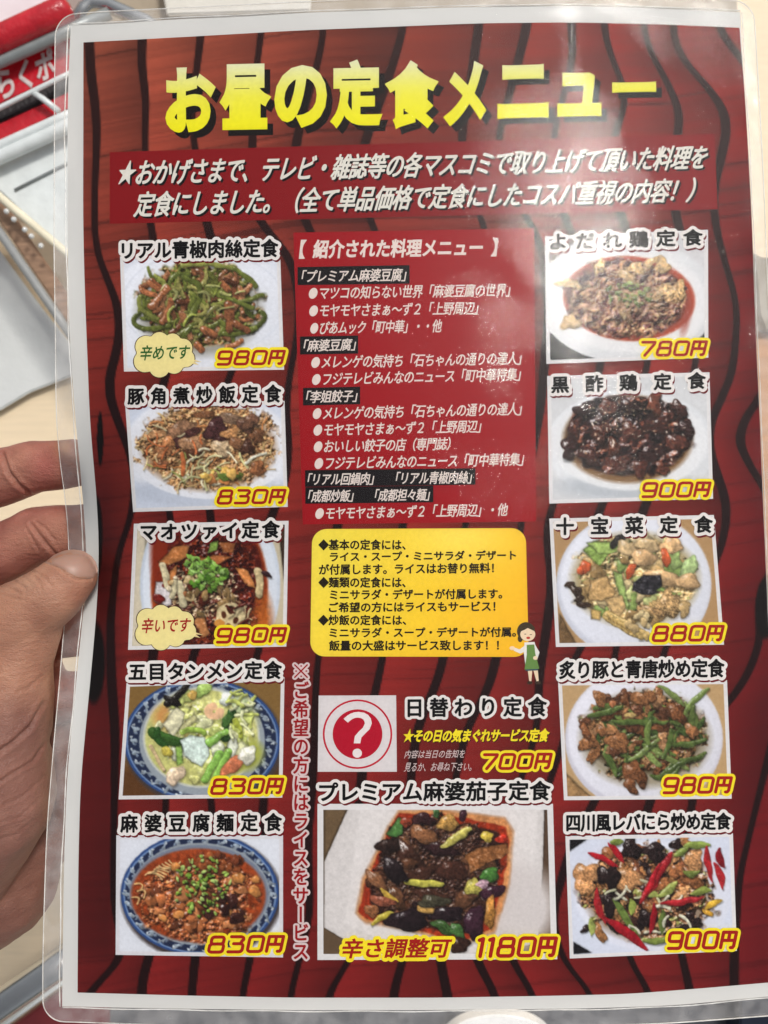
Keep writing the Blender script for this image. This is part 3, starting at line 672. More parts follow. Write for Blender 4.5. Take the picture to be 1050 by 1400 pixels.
p.strips(14, (250, 610, 60, 36, .5), [(226, 214, 170), (214, 120, 70)], (10, 18), (1.8, 3), .4, .4, sh=.3)
p.strip([(248, 620), (252, 632), (250, 648)], 5, (206, 116, 66), .3); p.strip([(336, 632), (350, 622), (362, 618)], 4, (226, 226, 206), .3)
p.blobs(10, (306, 650, 30, 10), [(232, 190, 96), (122, 138, 60), (216, 140, 80)], (5, 9), gloss=.5); p.blob(312, 652, 14, 6, (96, 120, 50), 0); p.blob(316, 648, 9, 8, (230, 186, 100))
d2 = dish(p, '豚角煮炒飯定食', [(175, 531), (384, 526), (384, 550), (175, 553)], ('830円', 296, 669, 391, 690), 'photo of fried rice with simmered pork', .36)

# 3 maocai
p = Paint([(183, 716), (394.5, 712), (391.5, 884), (175, 888.5)], 13, (196, 184, 158))
p.poly([(186, 720), (200, 720), (194, 885), (178, 885)], (208, 198, 176), .05)
p.poly([(380, 715), (392, 715), (389, 800)], (60, 40, 30), .05)
p.ell(287, 800, 96, 132, (196, 206, 222), 2); p.ell(287, 800, 92, 128, (214, 222, 234), 3, grad=.05)
p.ell(286, 805, 80, 116, (170, 70, 24), 4); p.ell(288, 805, 75, 110, (96, 26, 14), 6, tex=.5)
p.ell(345, 850, 26, 50, (176, 90, 30), 14, tex=.3); p.ell(220, 760, 14, 60, (140, 44, 20), 8)
p.mottle(288, 802, 74, 100, [(60, 18, 14), (96, 28, 16), (44, 14, 14), (140, 52, 24), (84, 24, 18)], (20, 10, 5), .6, .7, rag=.15, soft=.25)
p.mottle(278, 812, 46, 44, [(96, 60, 40), (60, 30, 24), (150, 116, 80), (206, 186, 150), (84, 40, 30)], (14, 8, 4), 1.0, .7, rag=.4)
OG = [(196, 124, 66), (206, 136, 80), (178, 104, 56)]
for q_ in ([(216, 768), (238, 748), (260, 745), (256, 762), (232, 772)], [(268, 765), (292, 758), (318, 762), (300, 770), (285, 772)], [(296, 740), (322, 742), (318, 756), (304, 756)], [(320, 775), (340, 780), (350, 805), (336, 800)], [(264, 850), (278, 838), (286, 866), (276, 872)], [(232, 780), (244, 770), (236, 800), (226, 795)]): p.poly(q_, p.pick(OG), .2, .3)
p.poly([(212, 795), (234, 796), (236, 826), (226, 830), (210, 822)], (214, 208, 212), .15)
p.blob(216, 818, 6, 9, (120, 30, 24), gloss=.6); p.blob(225, 800, 3, 2, (110, 30, 24))
for a, b, w_ in (((222, 772), (230, 800), 6), ((246, 798), (250, 826), 7), ((240, 795), (236, 815), 5)): p.strip([a, b], w_*1.6, (206, 196, 160), .3)
p.blobs(10, (260, 800, 30, 26), [(206, 180, 130), (160, 100, 60), (224, 210, 180)], (4, 8))
p.blobs(26, (290, 815, 34, 30), [(120, 96, 60), (150, 120, 76), (96, 40, 26)], (4, 9), gloss=.4)
p.blobs(70, (284, 785, 26, 24, .6), [(120, 170, 60), (150, 196, 90), (88, 140, 40), (170, 210, 120)], (2.5, 6), irr=.35, gloss=.4)
p.blobs(16, (268, 768, 16, 8), [(140, 186, 80), (120, 170, 70)], (2.5, 5), irr=.4)
p.poly([(286, 742), (298, 738), (296, 752), (284, 756)], (140, 176, 76))
p.ell(314, 845, 19, 22, (214, 196, 150), 1.2, .5, tex=.2); p.ell(316, 832, 5, 7, (70, 34, 20), 1); p.ell(306, 840, 3.4, 4.4, (90, 46, 26), 1); p.ell(322, 848, 3.6, 5, (80, 40, 24), 1); p.ell(312, 856, 3.6, 4, (110, 60, 34), 1); p.ell(300, 852, 7, 6, (206, 140, 60), 1)
p.strip([(352, 780), (358, 800), (354, 812)], 11, (206, 186, 140), .3); p.blob(364, 785, 8, 4, (50, 26, 30), .5)
p.strips(14, (330, 825, 16, 30), [(90, 30, 20), (214, 196, 150)], (10, 20), (2, 4), .4, .5)
d3 = dish(p, 'マオツァイ定食', [(193, 716), (382, 712), (382, 735), (193, 739)], ('980円', 294, 858, 392, 880), 'photo of spicy red hotpot bowl with coriander', .12)

# bowl with blue wave pattern rim
def wave_bowl(p, cx, cy, ro, ri, k=.75):
    p.ell(cx+2, cy+4, ro[0]+2, ro[1]+3, (70, 60, 60), 5)
    p.ell(cx, cy, ro[0], ro[1], (44, 74, 132), 1.2); p.ell(cx, cy, ro[0]-3.5, ro[1]-3, (120, 150, 196), 1.2); p.ell(cx, cy, ro[0]-5.5, ro[1]-5, (34, 44, 74), 1.5)
    n = 30
    for i in range(n):
        a = i/n*2*math.pi; mx_, my_ = (ro[0]+ri[0])/2-1, (ro[1]+ri[1])/2-1
        x, y = cx+mx_*math.cos(a), cy+my_*math.sin(a); tx, ty = -math.sin(a), math.cos(a)
        p.blob(x, y, 6.5, 3.2, (150, 164, 178), ang=a+.7, irr=.6, gloss=0, sh=0, tex=.2)
        p.blob(x+tx*5+math.cos(a)*3, y+ty*5+math.sin(a)*3, 2.6, 1.6, (190, 200, 208), irr=.3, gloss=0, sh=0)
        p.blob(x-tx*5-math.cos(a)*2, y-ty*5-math.sin(a)*2, 2.4, 2.4, (120, 136, 160), irr=.3, gloss=0, sh=0)
    p.ell(cx, cy, ri[0]+4, ri[1]+4, (150, 160, 170), 1.5)

# 4 noodle soup with vegetables
p = Paint([(173, 934), (389, 926), (386, 1090.5), (162, 1093)], 14, (132, 100, 52))
p.ell(200, 1080, 60, 40, (96, 60, 30), 20); p.ell(370, 1080, 40, 40, (84, 56, 34), 20)
wave_bowl(p, 276, 1012, (107, 84), (82, 71)); p.ell(275, 1008, 80, 69, (196, 200, 196), 1.5); p.ell(275, 1008, 77, 66, (196, 196, 120), 3, tex=.2)
p.ell(300, 985, 50, 34, (206, 206, 132), 12, tex=.3); p.ell(240, 980, 30, 20, (206, 150, 84), 10); p.ell(330, 1030, 30, 24, (170, 176, 80), 10)
p.mottle(276, 1000, 72, 60, [(196, 200, 120), (214, 214, 150), (186, 194, 100), (226, 228, 190), (206, 190, 110)], (26, 13, 7), .5, .7, rag=.3, soft=.4)
p.blobs(16, (275, 1000, 62, 52, .6), [(214, 216, 170), (196, 206, 120), (222, 226, 200)], (9, 16), (.5, .8), gloss=.6, sh=.2)
p.strip([(256, 935), (246, 950), (228, 962)], 9, (34, 30, 26), .4); p.blob(235, 958, 14, 5, (30, 26, 24), .5)
p.blob(278, 942, 13, 9, (176, 206, 110)); p.blob(262, 950, 8, 6, (216, 176, 90)); p.blob(310, 955, 12, 9, (226, 234, 230)); p.blob(332, 962, 16, 12, (204, 220, 170))
p.poly([(222, 990), (240, 966), (252, 975), (248, 990), (236, 1010)], (216, 212, 180), .15); p.poly([(248, 990), (266, 976), (270, 984), (240, 1010)], (206, 202, 150), .15)
for a_ in np.linspace(0, 4.6, 9): p.ell(292+8*math.cos(a_), 972+7*math.sin(a_), 6, 5, (230, 188, 150), 1.2, grad=.1)
p.strip([(208, 1000), (224, 1015), (262, 1016)], 15, (60, 100, 40), .4); p.strip([(214, 998), (212, 1010), (225, 1020)], 10, (44, 84, 34), .3)
p.strip([(316, 975), (312, 990), (308, 1008)], 14, (52, 92, 42), .4); p.blob(310, 984, 9, 8, (70, 110, 50))
p.strip([(250, 1000), (270, 995), (280, 1002)], 8, (150, 180, 76), .4)
p.poly([(244, 1010), (262, 1005), (280, 1008), (286, 1030), (276, 1048), (262, 1040), (250, 1030)], (206, 222, 216), .12, .3)
p.poly([(310, 1020), (316, 1004), (326, 1020), (318, 1036)], (226, 230, 214), .1, .3)
for a, b in (((286, 1015), (308, 1000)), ((280, 1065), (300, 1030)), ((292, 1070), (312, 1028))): p.strip([a, b], 11, (140, 190, 84), .5)
p.poly([(238, 1020), (246, 1018), (250, 1042), (242, 1046)], (150, 190, 90)); p.blob(228, 1028, 9, 6, (206, 190, 80))
p.blob(318, 1046, 20, 9, (222, 130, 90), ang=-.8, gloss=.4); p.blob(338, 1032, 12, 14, (232, 232, 216), gloss=.4); p.strip([(322, 985), (330, 1000), (328, 1008)], 7, (180, 190, 70), .5)
p.blob(240, 1060, 18, 10, (232, 208, 180), gloss=.4); p.blob(266, 1064, 9, 7, (206, 206, 130)); p.strip([(206, 1020), (216, 1040), (224, 1052)], 5, (206, 180, 140), .3)
p.strips(16, (325, 975, 28, 30), [(222, 226, 180), (196, 206, 110)], (14, 26), (3, 5), .4, .6)
d4 = dish(p, '五目タンメン定食', [(176.5, 907), (385, 904), (385, 928), (176.5, 930)], ('830円', 287, 1064, 388, 1087), 'photo of vegetable noodle soup in blue wave pattern bowl', .05)

# 5 mapo noodles
p = Paint([(159, 1142), (387, 1142), (387, 1309), (158, 1305.5)], 15, (216, 220, 230), border=(214, 214, 220))
wave_bowl(p, 273, 1222, (108, 84), (92, 66)); p.ell(272, 1222, 95, 67, (120, 130, 150), 1.5); p.ell(271, 1224, 92, 64, (156, 66, 30), 3, tex=.3)
p.ell(271, 1226, 84, 58, (150, 62, 26), 6, tex=.5)
p.mottle(272, 1232, 84, 56, [(110, 50, 26), (160, 84, 42), (190, 116, 66), (130, 64, 34), (84, 44, 32), (206, 134, 80)], (14, 8, 4), 1.0, .8, rag=.3, soft=.12)
p.blobs(50, (270, 1236, 76, 46, .6), [(150, 84, 46), (180, 106, 60), (110, 60, 38), (196, 126, 76)], (5, 10), gloss=.8, sh=.3, irr=.3)
for k_ in range(9): p.strip([(198+k_*4, 1196-k_*2.5), (206+k_*4, 1184+(k_*7) % 9), (222+k_*3, 1202-k_*3)], 2.4, (226, 190, 130), .4)
for (x, y) in ((190, 1212), (194, 1222), (186, 1230)): p.strip([(x-6, y-4), (x+8, y-6), (x+2, y+6)], 2.6, (224, 184, 120), .4)
for (x, y, a_) in ((348, 1218, 9), (325, 1200, 9), (350, 1202, 7), (245, 1250, 8), (310, 1245, 8), (240, 1185, 8), (222, 1255, 7), (330, 1250, 6)): p.blob(x, y, a_, a_*.8, (206, 138, 72), irr=.12, gloss=.5)
p.blobs(30, (290, 1180, 40, 14), [(156, 84, 44), (120, 60, 36)], (4, 8), gloss=.5)
p.blobs(12, (300, 1240, 34, 22), [(70, 36, 30), (60, 30, 26)], (5, 10), gloss=.6)
for _ in range(110):
    x, y = p.inside(277, 1212, 40, 42, .75); p.blob(x, y, p.r.uniform(2.2, 4.2), p.r.uniform(1.6, 3), p.pick([(124, 164, 56), (150, 186, 84), (96, 136, 44), (170, 200, 110)]), irr=.15, gloss=.3, sh=.5)
d5 = dish(p, '麻婆豆腐麺定食', [(165, 1114), (385, 1112), (385, 1136), (165, 1138)], ('830円', 283, 1279, 389, 1304), 'photo of mapo tofu noodles with spring onion in blue wave pattern bowl', .36)

# 6 mouthwatering chicken
p = Paint([(745, 323), (968, 314), (968.5, 489), (747, 497.5)], 16, (206, 206, 210))
p.poly([(748, 325), (790, 325), (752, 358)], (120, 110, 108), .1); p.poly([(751, 455), (800, 480), (840, 492), (751, 496)], (34, 38, 42), .1); p.poly([(964, 450), (964, 470), (940, 470)], (60, 60, 64), .1)
p.ell(858, 412, 122, 84, (214, 216, 220), 2.5, grad=.05); p.ell(858, 412, 112, 70, (222, 223, 226), 5, ang=.05)
p.ell(860, 408, 90, 58, (176, 70, 44), 3, ang=.06); p.ell(857, 408, 84, 53, (110, 56, 46), 5, ang=.06, tex=.6)
p.mottle(857, 408, 86, 54, [(70, 40, 44), (110, 64, 56), (84, 46, 46), (176, 134, 92), (120, 76, 60), (206, 172, 124), (96, 52, 48)], (20, 10, 5), 1.0, .7, ang=.1, rag=.16)
for x, y, a_, b_ in ((778, 388, 7, 16), (780, 440, 12, 13), (905, 362, 10, 12), (890, 358, 6, 11), (820, 364, 14, 6), (870, 366, 12, 8), (900, 400, 18, 12), (850, 420, 20, 12), (925, 400, 12, 16), (860, 380, 16, 8)): p.blob(x, y, a_, b_, (206, 170, 118), gloss=.5, irr=.35, tex=.9, sh=.2)
p.mottle(862, 404, 70, 38, [(96, 56, 50), (120, 76, 60), (176, 138, 96), (140, 100, 74), (206, 176, 130)], (18, 9, 5), .8, .7, rag=.4, soft=.7, bias=-.12)
p.blobs(50, (860, 402, 34, 18, .6), [(120, 140, 70), (150, 166, 96), (100, 120, 60)], (2.2, 4), gloss=.3)
p.blobs(120, (860, 412, 70, 42, .5), [(228, 214, 180), (214, 196, 150)], (.9, 1.6), sh=.5)
p.ell(938, 432, 5, 20, (160, 70, 56), 8, ang=.2)
d6 = dish(p, 'よだれ鶏定食', [(753, 319), (960, 313.5), (960, 335), (753, 342)], ('780円', 873, 466, 967, 488), 'photo of chicken in chilli sauce on a white plate', .36)

# 7 black vinegar chicken
p = Paint([(748, 514), (970, 509), (975, 682), (751, 688.5)], 17, (206, 208, 212))
p.ell(862, 610, 116, 78, (216, 219, 224), 3, grad=.05); p.ell(860, 664, 96, 18, (182, 188, 196), 10); p.ell(860, 604, 108, 66, (222, 224, 228), 4)
p.ell(858, 600, 88, 60, (130, 96, 60), 6); p.ell(857, 596, 82, 54, (48, 26, 22), 6, tex=.5)
p.mottle(858, 597, 88, 58, [(34, 22, 24), (60, 32, 28), (40, 24, 24), (96, 50, 36), (50, 28, 26), (130, 74, 54)], (30, 15, 8), 1.5, 1.0, rag=.16)
for x, y, r_ in ((800, 560, 14), (786, 585, 13), (778, 612, 15), (808, 625, 14), (845, 632, 17), (888, 622, 19), (925, 605, 15), (938, 585, 13), (930, 560, 12), (895, 552, 15), (860, 556, 14), (830, 556, 13), (820, 590, 16), (862, 590, 15), (900, 582, 17), (838, 612, 12), (875, 640, 12), (905, 640, 10)): p.blob(x, y, r_, r_*.8, p.pick([(66, 34, 28), (84, 44, 34), (50, 28, 26), (104, 56, 40)]), irr=.35, gloss=1.1, tex=.9, sh=.7)
for _ in range(60):
    x, y = p.inside(857, 596, 82, 52, .55); p.blob(x, y, p.r.uniform(1, 3.2), p.r.uniform(.7, 1.6), p.pick([(206, 170, 140), (230, 214, 196), (150, 90, 62)]), irr=.4, gloss=.3, sh=0)
p.blobs(70, (850, 572, 50, 26, .6), [(206, 184, 140), (222, 206, 170)], (.8, 1.5), sh=.4); p.blobs(40, (857, 600, 74, 46, .5), [(222, 210, 196), (196, 150, 110)], (.7, 1.8), sh=0)
d7 = dish(p, '黒酢鶏定食', [(754.5, 515), (964.5, 509), (964.5, 531), (754.5, 537)], ('900円', 876, 659, 972, 681), 'photo of dark glazed black vinegar chicken', .85)

# 8 ten treasure vegetables
p = Paint([(751, 709), (976, 704), (990, 881.5), (760, 884.5)], 18, (176, 140, 96))
p.poly([(765, 840), (790, 884), (762, 884)], (120, 92, 60), .15)
p.ell(866, 800, 106, 100, (196, 200, 214), 2); p.ell(868, 797, 103, 97, (216, 219, 230), 5, grad=.05)
p.ell(868, 792, 86, 64, (176, 160, 120), 12)
TAN = [(196, 170, 120), (176, 146, 96), (206, 186, 140), (160, 130, 84)]
p.mottle(868, 790, 86, 62, TAN+[(150, 160, 100)], (18, 9, 5), .9, .6, rag=.3)
p.blobs(60, (868, 790, 80, 56, .55), TAN+[(190, 196, 130), (140, 166, 90)], (6, 12), (.5, .9), gloss=.4, sh=.35)
p.poly([(797, 752), (812, 740), (838, 742), (830, 760), (820, 775), (812, 768)], (150, 180, 90), .3, .3); p.poly([(802, 742), (845, 740), (850, 752), (820, 758)], (164, 190, 104), .2)
p.blob(920, 760, 18, 11, (170, 196, 120), ang=1.0); p.blob(942, 775, 10, 18, (180, 204, 140)); p.blob(875, 735, 22, 10, (206, 190, 150)); p.blob(845, 738, 14, 6, (50, 46, 46)); 
for x, y, a_, b_ in ((858, 750, 17, 10), (885, 745, 16, 9), (918, 745, 16, 11), (880, 762, 20, 10), (905, 790, 22, 12), (940, 795, 16, 12)): p.blob(x, y, a_, b_, p.pick([(214, 186, 140), (206, 170, 124)]), ang=.2, gloss=.5)
for x, y, a_, b_ in ((910, 762, 13, 7), (863, 780, 11, 6), (800, 775, 8, 9), (793, 780, 6, 5)): p.blob(x, y, a_, b_, (206, 96, 56), gloss=.5)
p.poly([(866, 796), (880, 785), (902, 786), (906, 800), (896, 812), (872, 812), (864, 806)], (44, 42, 48), .6, .4)
p.poly([(836, 780), (848, 784), (862, 828), (858, 834), (852, 830)], (158, 184, 104), .2, .4); p.strip([(866, 812), (868, 830)], 6, (150, 176, 96), .3); p.poly([(896, 806), (905, 803), (925, 812), (920, 816)], (150, 180, 96))
p.poly([(806, 792), (830, 788), (842, 808), (834, 818), (806, 822)], (196, 160, 106), .25, .2); p.poly([(826, 818), (850, 812), (856, 830), (844, 845)], (200, 168, 116), .25)
for x, y, a_ in ((780, 800, 9), (788, 808, 11), (797, 826, 10), (792, 818, 8)): p.blob(x, y, a_, a_*.55, (64, 48, 38), gloss=.6)
p.poly([(808, 832), (822, 834), (820, 848), (808, 846)], (196, 164, 100)); p.blob(912, 828, 24, 14, (186, 152, 104), tex=.8, irr=.3, gloss=.4); p.blob(890, 838, 18, 10, (170, 136, 92), irr=.3, tex=.8, gloss=.4); p.blob(935, 832, 12, 9, (190, 160, 110), gloss=.4)
p.strip([(832, 842), (876, 868)], 17, (206, 176, 110), .4, tex=.5); p.strip([(836, 838), (872, 858)], 2, (224, 200, 140), .2, sh=.2); p.strip([(834, 846), (866, 866)], 2, (170, 136, 76), .2, sh=.2)
p.blobs(14, (885, 850, 34, 12), TAN, (5, 8)); p.blob(884, 870, 7, 5, (206, 176, 110))
d8 = dish(p, '十宝菜定食', [(761, 708), (974, 705.5), (974, 728), (761, 731)], ('880円', 891, 855, 990, 878), 'photo of mixed vegetable stir fry on a white plate', .85)

# 9 pork and green pepper
p = Paint([(763, 932), (994, 930), (1000.5, 1092), (771, 1094)], 19, (186, 154, 110))
p.poly([(766, 1050), (766, 1094), (812, 1094)], (164, 128, 84), .2)
p.ell(880, 1010, 108, 98, (196, 196, 210), 2); p.ell(881, 1006, 105, 95, (216, 217, 228), 4, grad=.05); p.ell(882, 1010, 88, 66, (160, 150, 130), 12); p.ell(880, 1003, 78, 54, (70, 56, 34), 8)
GB = [(84, 104, 50), (104, 124, 62), (66, 86, 42), (118, 136, 74)]
PB = [(150, 100, 62), (122, 76, 46), (176, 130, 90), (96, 60, 40), (160, 112, 72)]
p.mottle(880, 1004, 86, 62, [(70, 46, 30), (120, 78, 50), (60, 56, 28), (160, 112, 74), (84, 96, 46), (96, 60, 40)], (16, 8, 4), 1.1, .8, rag=.35)
p.blobs(40, (880, 1004, 82, 58, .55), PB, (7, 14), (.45, .85), irr=.4, gloss=.6, tex=.9)
p.strips(60, (886, 1005, 76, 52, .6), GB, (18, 38), (5, 8.5), .35, .7, taper=.4, tex=.5)
p.blobs(34, (870, 990, 74, 44, .6), PB, (6, 12), (.5, .85), irr=.35, gloss=.5, tex=.6)
for a, m_, b in (((836, 985), (850, 990), (912, 986)), ((812, 968), (830, 962), (850, 968)), ((900, 938), (925, 950), (934, 965)), ((968, 942), (948, 955), (936, 975)), ((860, 1040), (880, 1030), (900, 1010)), ((890, 985), (880, 1000), (888, 1018)), ((900, 1030), (920, 1040), (940, 1052)), ((826, 1030), (838, 1045), (842, 1060)), ((950, 965), (940, 990), (945, 1005)), ((965, 1010), (935, 1022), (920, 1018)), ((805, 978), (825, 975), (850, 965)), ((955, 1035), (930, 1042), (905, 1060)), ((915, 1000), (920, 1015), (905, 1035)), ((890, 1060), (910, 1070), (930, 1050))): p.strip([a, m_, b], 8.5, p.pick(GB), .6, taper=.5)
for x, y, a_, b_ in ((845, 1015, 18, 12), (880, 955, 16, 12), (868, 1058, 20, 14), (862, 1075, 12, 8), (805, 1015, 12, 12), (812, 1032, 14, 7), (820, 955, 14, 7), (925, 975, 16, 9), (945, 1000, 12, 8), (800, 1000, 10, 6)): p.blob(x, y, a_, b_, p.pick(PB[:2]), irr=.3, gloss=.4, tex=.7)
p.blob(862, 978, 9, 4, (206, 176, 110)); p.blob(838, 962, 5, 5, (176, 110, 70), gloss=.6)
d9 = dish(p, '炙り豚と青唐炒め定食', [(765, 904), (990, 901), (990, 925.5), (765, 928)], ('980円', 905, 1062, 1001, 1086), 'photo of pork with green chilli peppers', -.02)

# 10 liver and chives with red chillies
p = Paint([(773, 1143), (1002, 1139), (1007.5, 1300), (779, 1310.5)], 20, (206, 212, 228))
p.poly([(779, 1143), (808, 1143), (779, 1163)], (24, 22, 26), .1); p.poly([(784, 1288), (784, 1304), (808, 1302)], (24, 22, 26), .1)
p.ell(893, 1225, 106, 76, (216, 220, 234), 4, grad=.05); p.ell(885, 1225, 84, 62, (150, 130, 110), 10); p.ell(882, 1220, 74, 54, (60, 36, 28), 6)
LV = [(176, 120, 72), (150, 94, 56), (200, 146, 96), (126, 76, 50)]
p.mottle(884, 1220, 96, 66, [(50, 32, 28), (150, 100, 62), (96, 62, 42), (190, 142, 96), (60, 38, 32), (140, 140, 74)], (18, 9, 5), 1.1, .9, rag=.3)
p.blobs(60, (882, 1218, 84, 60, .55), LV+[(60, 36, 30), (44, 30, 28)], (7, 13), (.45, .9), irr=.4, gloss=.8, tex=.9)
for x, y, a_, b_ in ((802, 1195, 18, 16), (858, 1203, 19, 17), (798, 1212, 12, 12), (945, 1200, 18, 12), (948, 1175, 14, 14), (925, 1192, 11, 10), (830, 1168, 14, 8), (935, 1155, 14, 10), (900, 1260, 12, 9), (930, 1225, 12, 9), (820, 1275, 14, 7), (905, 1210, 9, 12)): p.blob(x, y, a_, b_, p.pick(LV[:3]), irr=.25, gloss=.6, tex=.6)
for x, y, a_, b_ in ((862, 1160, 16, 13), (895, 1165, 18, 12), (833, 1198, 14, 18), (836, 1235, 12, 14), (925, 1155, 10, 7), (885, 1255, 12, 12), (945, 1265, 16, 8), (800, 1270, 6, 5)): p.blob(x, y, a_, b_, (40, 28, 28), irr=.35, gloss=.7, tex=1.0)
GL = [(140, 156, 70), (122, 140, 64), (156, 168, 86), (100, 122, 56)]
for a, m_, b in (((838, 1230), (852, 1246), (872, 1280)), ((900, 1228), (915, 1218), (925, 1206)), ((935, 1158), (955, 1152), (970, 1155)), ((955, 1190), (948, 1198), (936, 1192)), ((945, 1222), (960, 1215), (972, 1218)), ((905, 1245), (908, 1260), (902, 1275)), ((880, 1285), (900, 1288), (915, 1282)), ((808, 1255), (810, 1268), (808, 1278)), ((862, 1230), (866, 1240), (864, 1250)), ((836, 1150), (842, 1152), (850, 1150)), ((922, 1170), (930, 1165), (940, 1160)), ((882, 1225), (892, 1220), (900, 1226))): p.strip([a, m_, b], 11, p.pick(GL), .4, taper=.7)
p.strips(16, (880, 1240, 66, 36), [(226, 224, 200), (206, 206, 170)], (10, 20), (3, 4.5), .4, .5)
RDC = [(170, 24, 36), (150, 20, 32), (184, 36, 44)]
for a, m_, b, w_ in (((918, 1166), (900, 1195), (875, 1235), 14), ((804, 1166), (820, 1172), (845, 1185), 8), ((832, 1152), (842, 1165), (852, 1180), 10), ((816, 1214), (815, 1240), (828, 1262), 12), ((826, 1254), (855, 1270), (884, 1298), 14), ((905, 1236), (930, 1234), (962, 1226), 10), ((896, 1235), (894, 1255), (888, 1275), 9), ((965, 1156), (966, 1180), (974, 1205), 10), ((984, 1160), (980, 1175), (990, 1185), 11), ((976, 1180), (988, 1195), (988, 1215), 10), ((903, 1180), (890, 1205), (882, 1225), 7)): p.strip([a, m_, b], w_, p.pick(RDC), .6, taper=.75)
p.blob(975, 1235, 5, 12, (224, 180, 60), gloss=.4); p.blob(968, 1247, 8, 4, (214, 160, 50))
d10 = dish(p, '四川風レバにら炒め定食', [(775, 1113), (999, 1111.5), (999, 1134), (775, 1137)], ('900円', 911, 1273, 1008, 1299), 'photo of liver stir fry with red chillies and black fungus', -.03)

# 11 premium aubergine
p = Paint([(434, 1099), (756, 1099), (762, 1311.5), (434, 1312.5)], 21, (98, 78, 58), edge=8)
p.poly([(443, 1102), (476, 1102), (443, 1175)], (110, 88, 62), .1, sh=0); p.poly([(744, 1102), (754, 1102), (754, 1300), (735, 1300)], (86, 64, 48), .1, sh=0)
p.poly([(478, 1100), (744, 1100), (742, 1180), (735, 1290), (600, 1312), (480, 1290), (443, 1268), (443, 1178)], (208, 204, 204), .05, edge=.08)
p.poly([(492, 1100), (736, 1100), (730, 1230), (690, 1300), (560, 1306), (470, 1262)], (216, 212, 212), .04, edge=.03, sh=0); p.ell(700, 1240, 60, 60, (204, 198, 198), 30)
p.poly([(545, 1108), (600, 1106), (690, 1118), (702, 1136), (696, 1210), (676, 1275), (630, 1292), (560, 1272), (500, 1262), (486, 1248), (496, 1200), (516, 1160), (530, 1130)], (206, 140, 84), .13, soft=6, edge=0, sh=.2)
p.poly([(545, 1112), (600, 1112), (690, 1130), (697, 1150), (688, 1205), (670, 1270), (630, 1290), (560, 1268), (505, 1258), (490, 1246), (500, 1205), (520, 1160), (532, 1132)], (164, 50, 24), .25, soft=2.5, edge=.1, sh=0)
DK = [(52, 30, 26), (68, 40, 30), (40, 26, 26), (84, 50, 34), (60, 36, 28)]
p.poly([(548, 1120), (600, 1118), (680, 1138), (688, 1150), (676, 1205), (660, 1262), (630, 1280), (560, 1262), (508, 1250), (506, 1210), (526, 1160)], (54, 30, 24), .5, soft=4, sh=0)
p.mottle(598, 1192, 92, 80, DK+[(96, 60, 40), (110, 72, 46)], (20, 9, 4), 1.2, .8, rag=.22)
p.blobs(30, (594, 1195, 80, 66, .55), DK+[(120, 80, 54)], (9, 16), (.5, .85), irr=.35, gloss=.8, tex=1.0)
p.mottle(594, 1195, 86, 74, DK+[(96, 60, 40)], (8, 5, 3), 1.3, 1.0, rag=.6, soft=.6)
for x, y, a_, b_, an in ((560, 1170, 30, 11, .9), (600, 1160, 26, 10, .2), (640, 1225, 26, 10, -.6), (590, 1225, 24, 9, .3), (655, 1180, 22, 10, .1), (540, 1225, 22, 9, .8), (610, 1250, 26, 10, .1), (575, 1195, 22, 9, -.4), (668, 1235, 22, 8, 1.3)): p.blob(x, y, a_, b_, p.pick([(48, 28, 30), (70, 42, 32), (38, 26, 30), (96, 62, 42)]), ang=an, irr=.18, gloss=1.0, tex=.5, sh=.5)
def bl(x, y, a_, b_, c_, an=0, g=.5, ir=.2, tx=.5): p.blob(x, y, a_, b_, c_, ang=an, gloss=g, irr=ir, tex=tx)
p.poly([(528, 1140), (545, 1117), (552, 1120), (550, 1140), (540, 1146)], (80, 130, 64), .2, .3); bl(596, 1111, 5, 8, (70, 110, 60)); bl(632, 1114, 5, 9, (56, 30, 40), .3)
bl(612, 1125, 16, 10, (190, 146, 76), .1); bl(578, 1120, 17, 8, (60, 34, 36)); bl(556, 1124, 8, 7, (140, 60, 40)); bl(580, 1142, 17, 13, (146, 96, 62), .3); bl(530, 1156, 16, 11, (46, 32, 28), .2)
p.strip([(606, 1157), (628, 1142), (642, 1134)], 12, (206, 196, 96), .5, taper=.5); bl(666, 1144, 9, 7, (206, 180, 70)); bl(686, 1146, 8, 6, (190, 50, 34))
p.poly([(636, 1170), (652, 1160), (694, 1152), (696, 1166), (668, 1180), (642, 1194)], (142, 90, 50), .4, .3); bl(670, 1196, 13, 9, (70, 120, 52), -.3); 
p.strip([(556, 1206), (580, 1209), (604, 1208)], 11, (196, 190, 80), .4, taper=.4); bl(648, 1212, 13, 13, (200, 190, 90), .4); bl(660, 1208, 9, 6, (196, 160, 176), .4); bl(672, 1220, 18, 9, (58, 30, 44), -.1, .8); bl(540, 1190, 26, 11, (38, 28, 30), .9, .7)
bl(516, 1205, 22, 8, (136, 90, 60), .9); p.strip([(520, 1215), (530, 1226), (542, 1232)], 8, (214, 176, 70), .5, taper=.5); bl(524, 1232, 16, 8, (150, 84, 62), .3); bl(508, 1245, 11, 8, (150, 96, 60))
p.strip([(508, 1264), (522, 1252), (538, 1248)], 9, (196, 180, 60), .5, taper=.5); bl(556, 1258, 32, 14, (40, 28, 32), .05, .6); bl(582, 1242, 14, 6, (206, 160, 84), .1); bl(592, 1232, 20, 9, (70, 66, 50)); bl(606, 1268, 16, 9, (60, 92, 44), .4); bl(626, 1274, 8, 14, (70, 112, 56), -.5)
bl(648, 1262, 12, 26, (62, 34, 48), .1, .8); bl(670, 1248, 9, 20, (186, 130, 60), .1); bl(628, 1292, 16, 10, (60, 36, 28)); bl(560, 1180, 12, 8, (96, 60, 40)); bl(616, 1190, 20, 14, (76, 44, 34), .3)
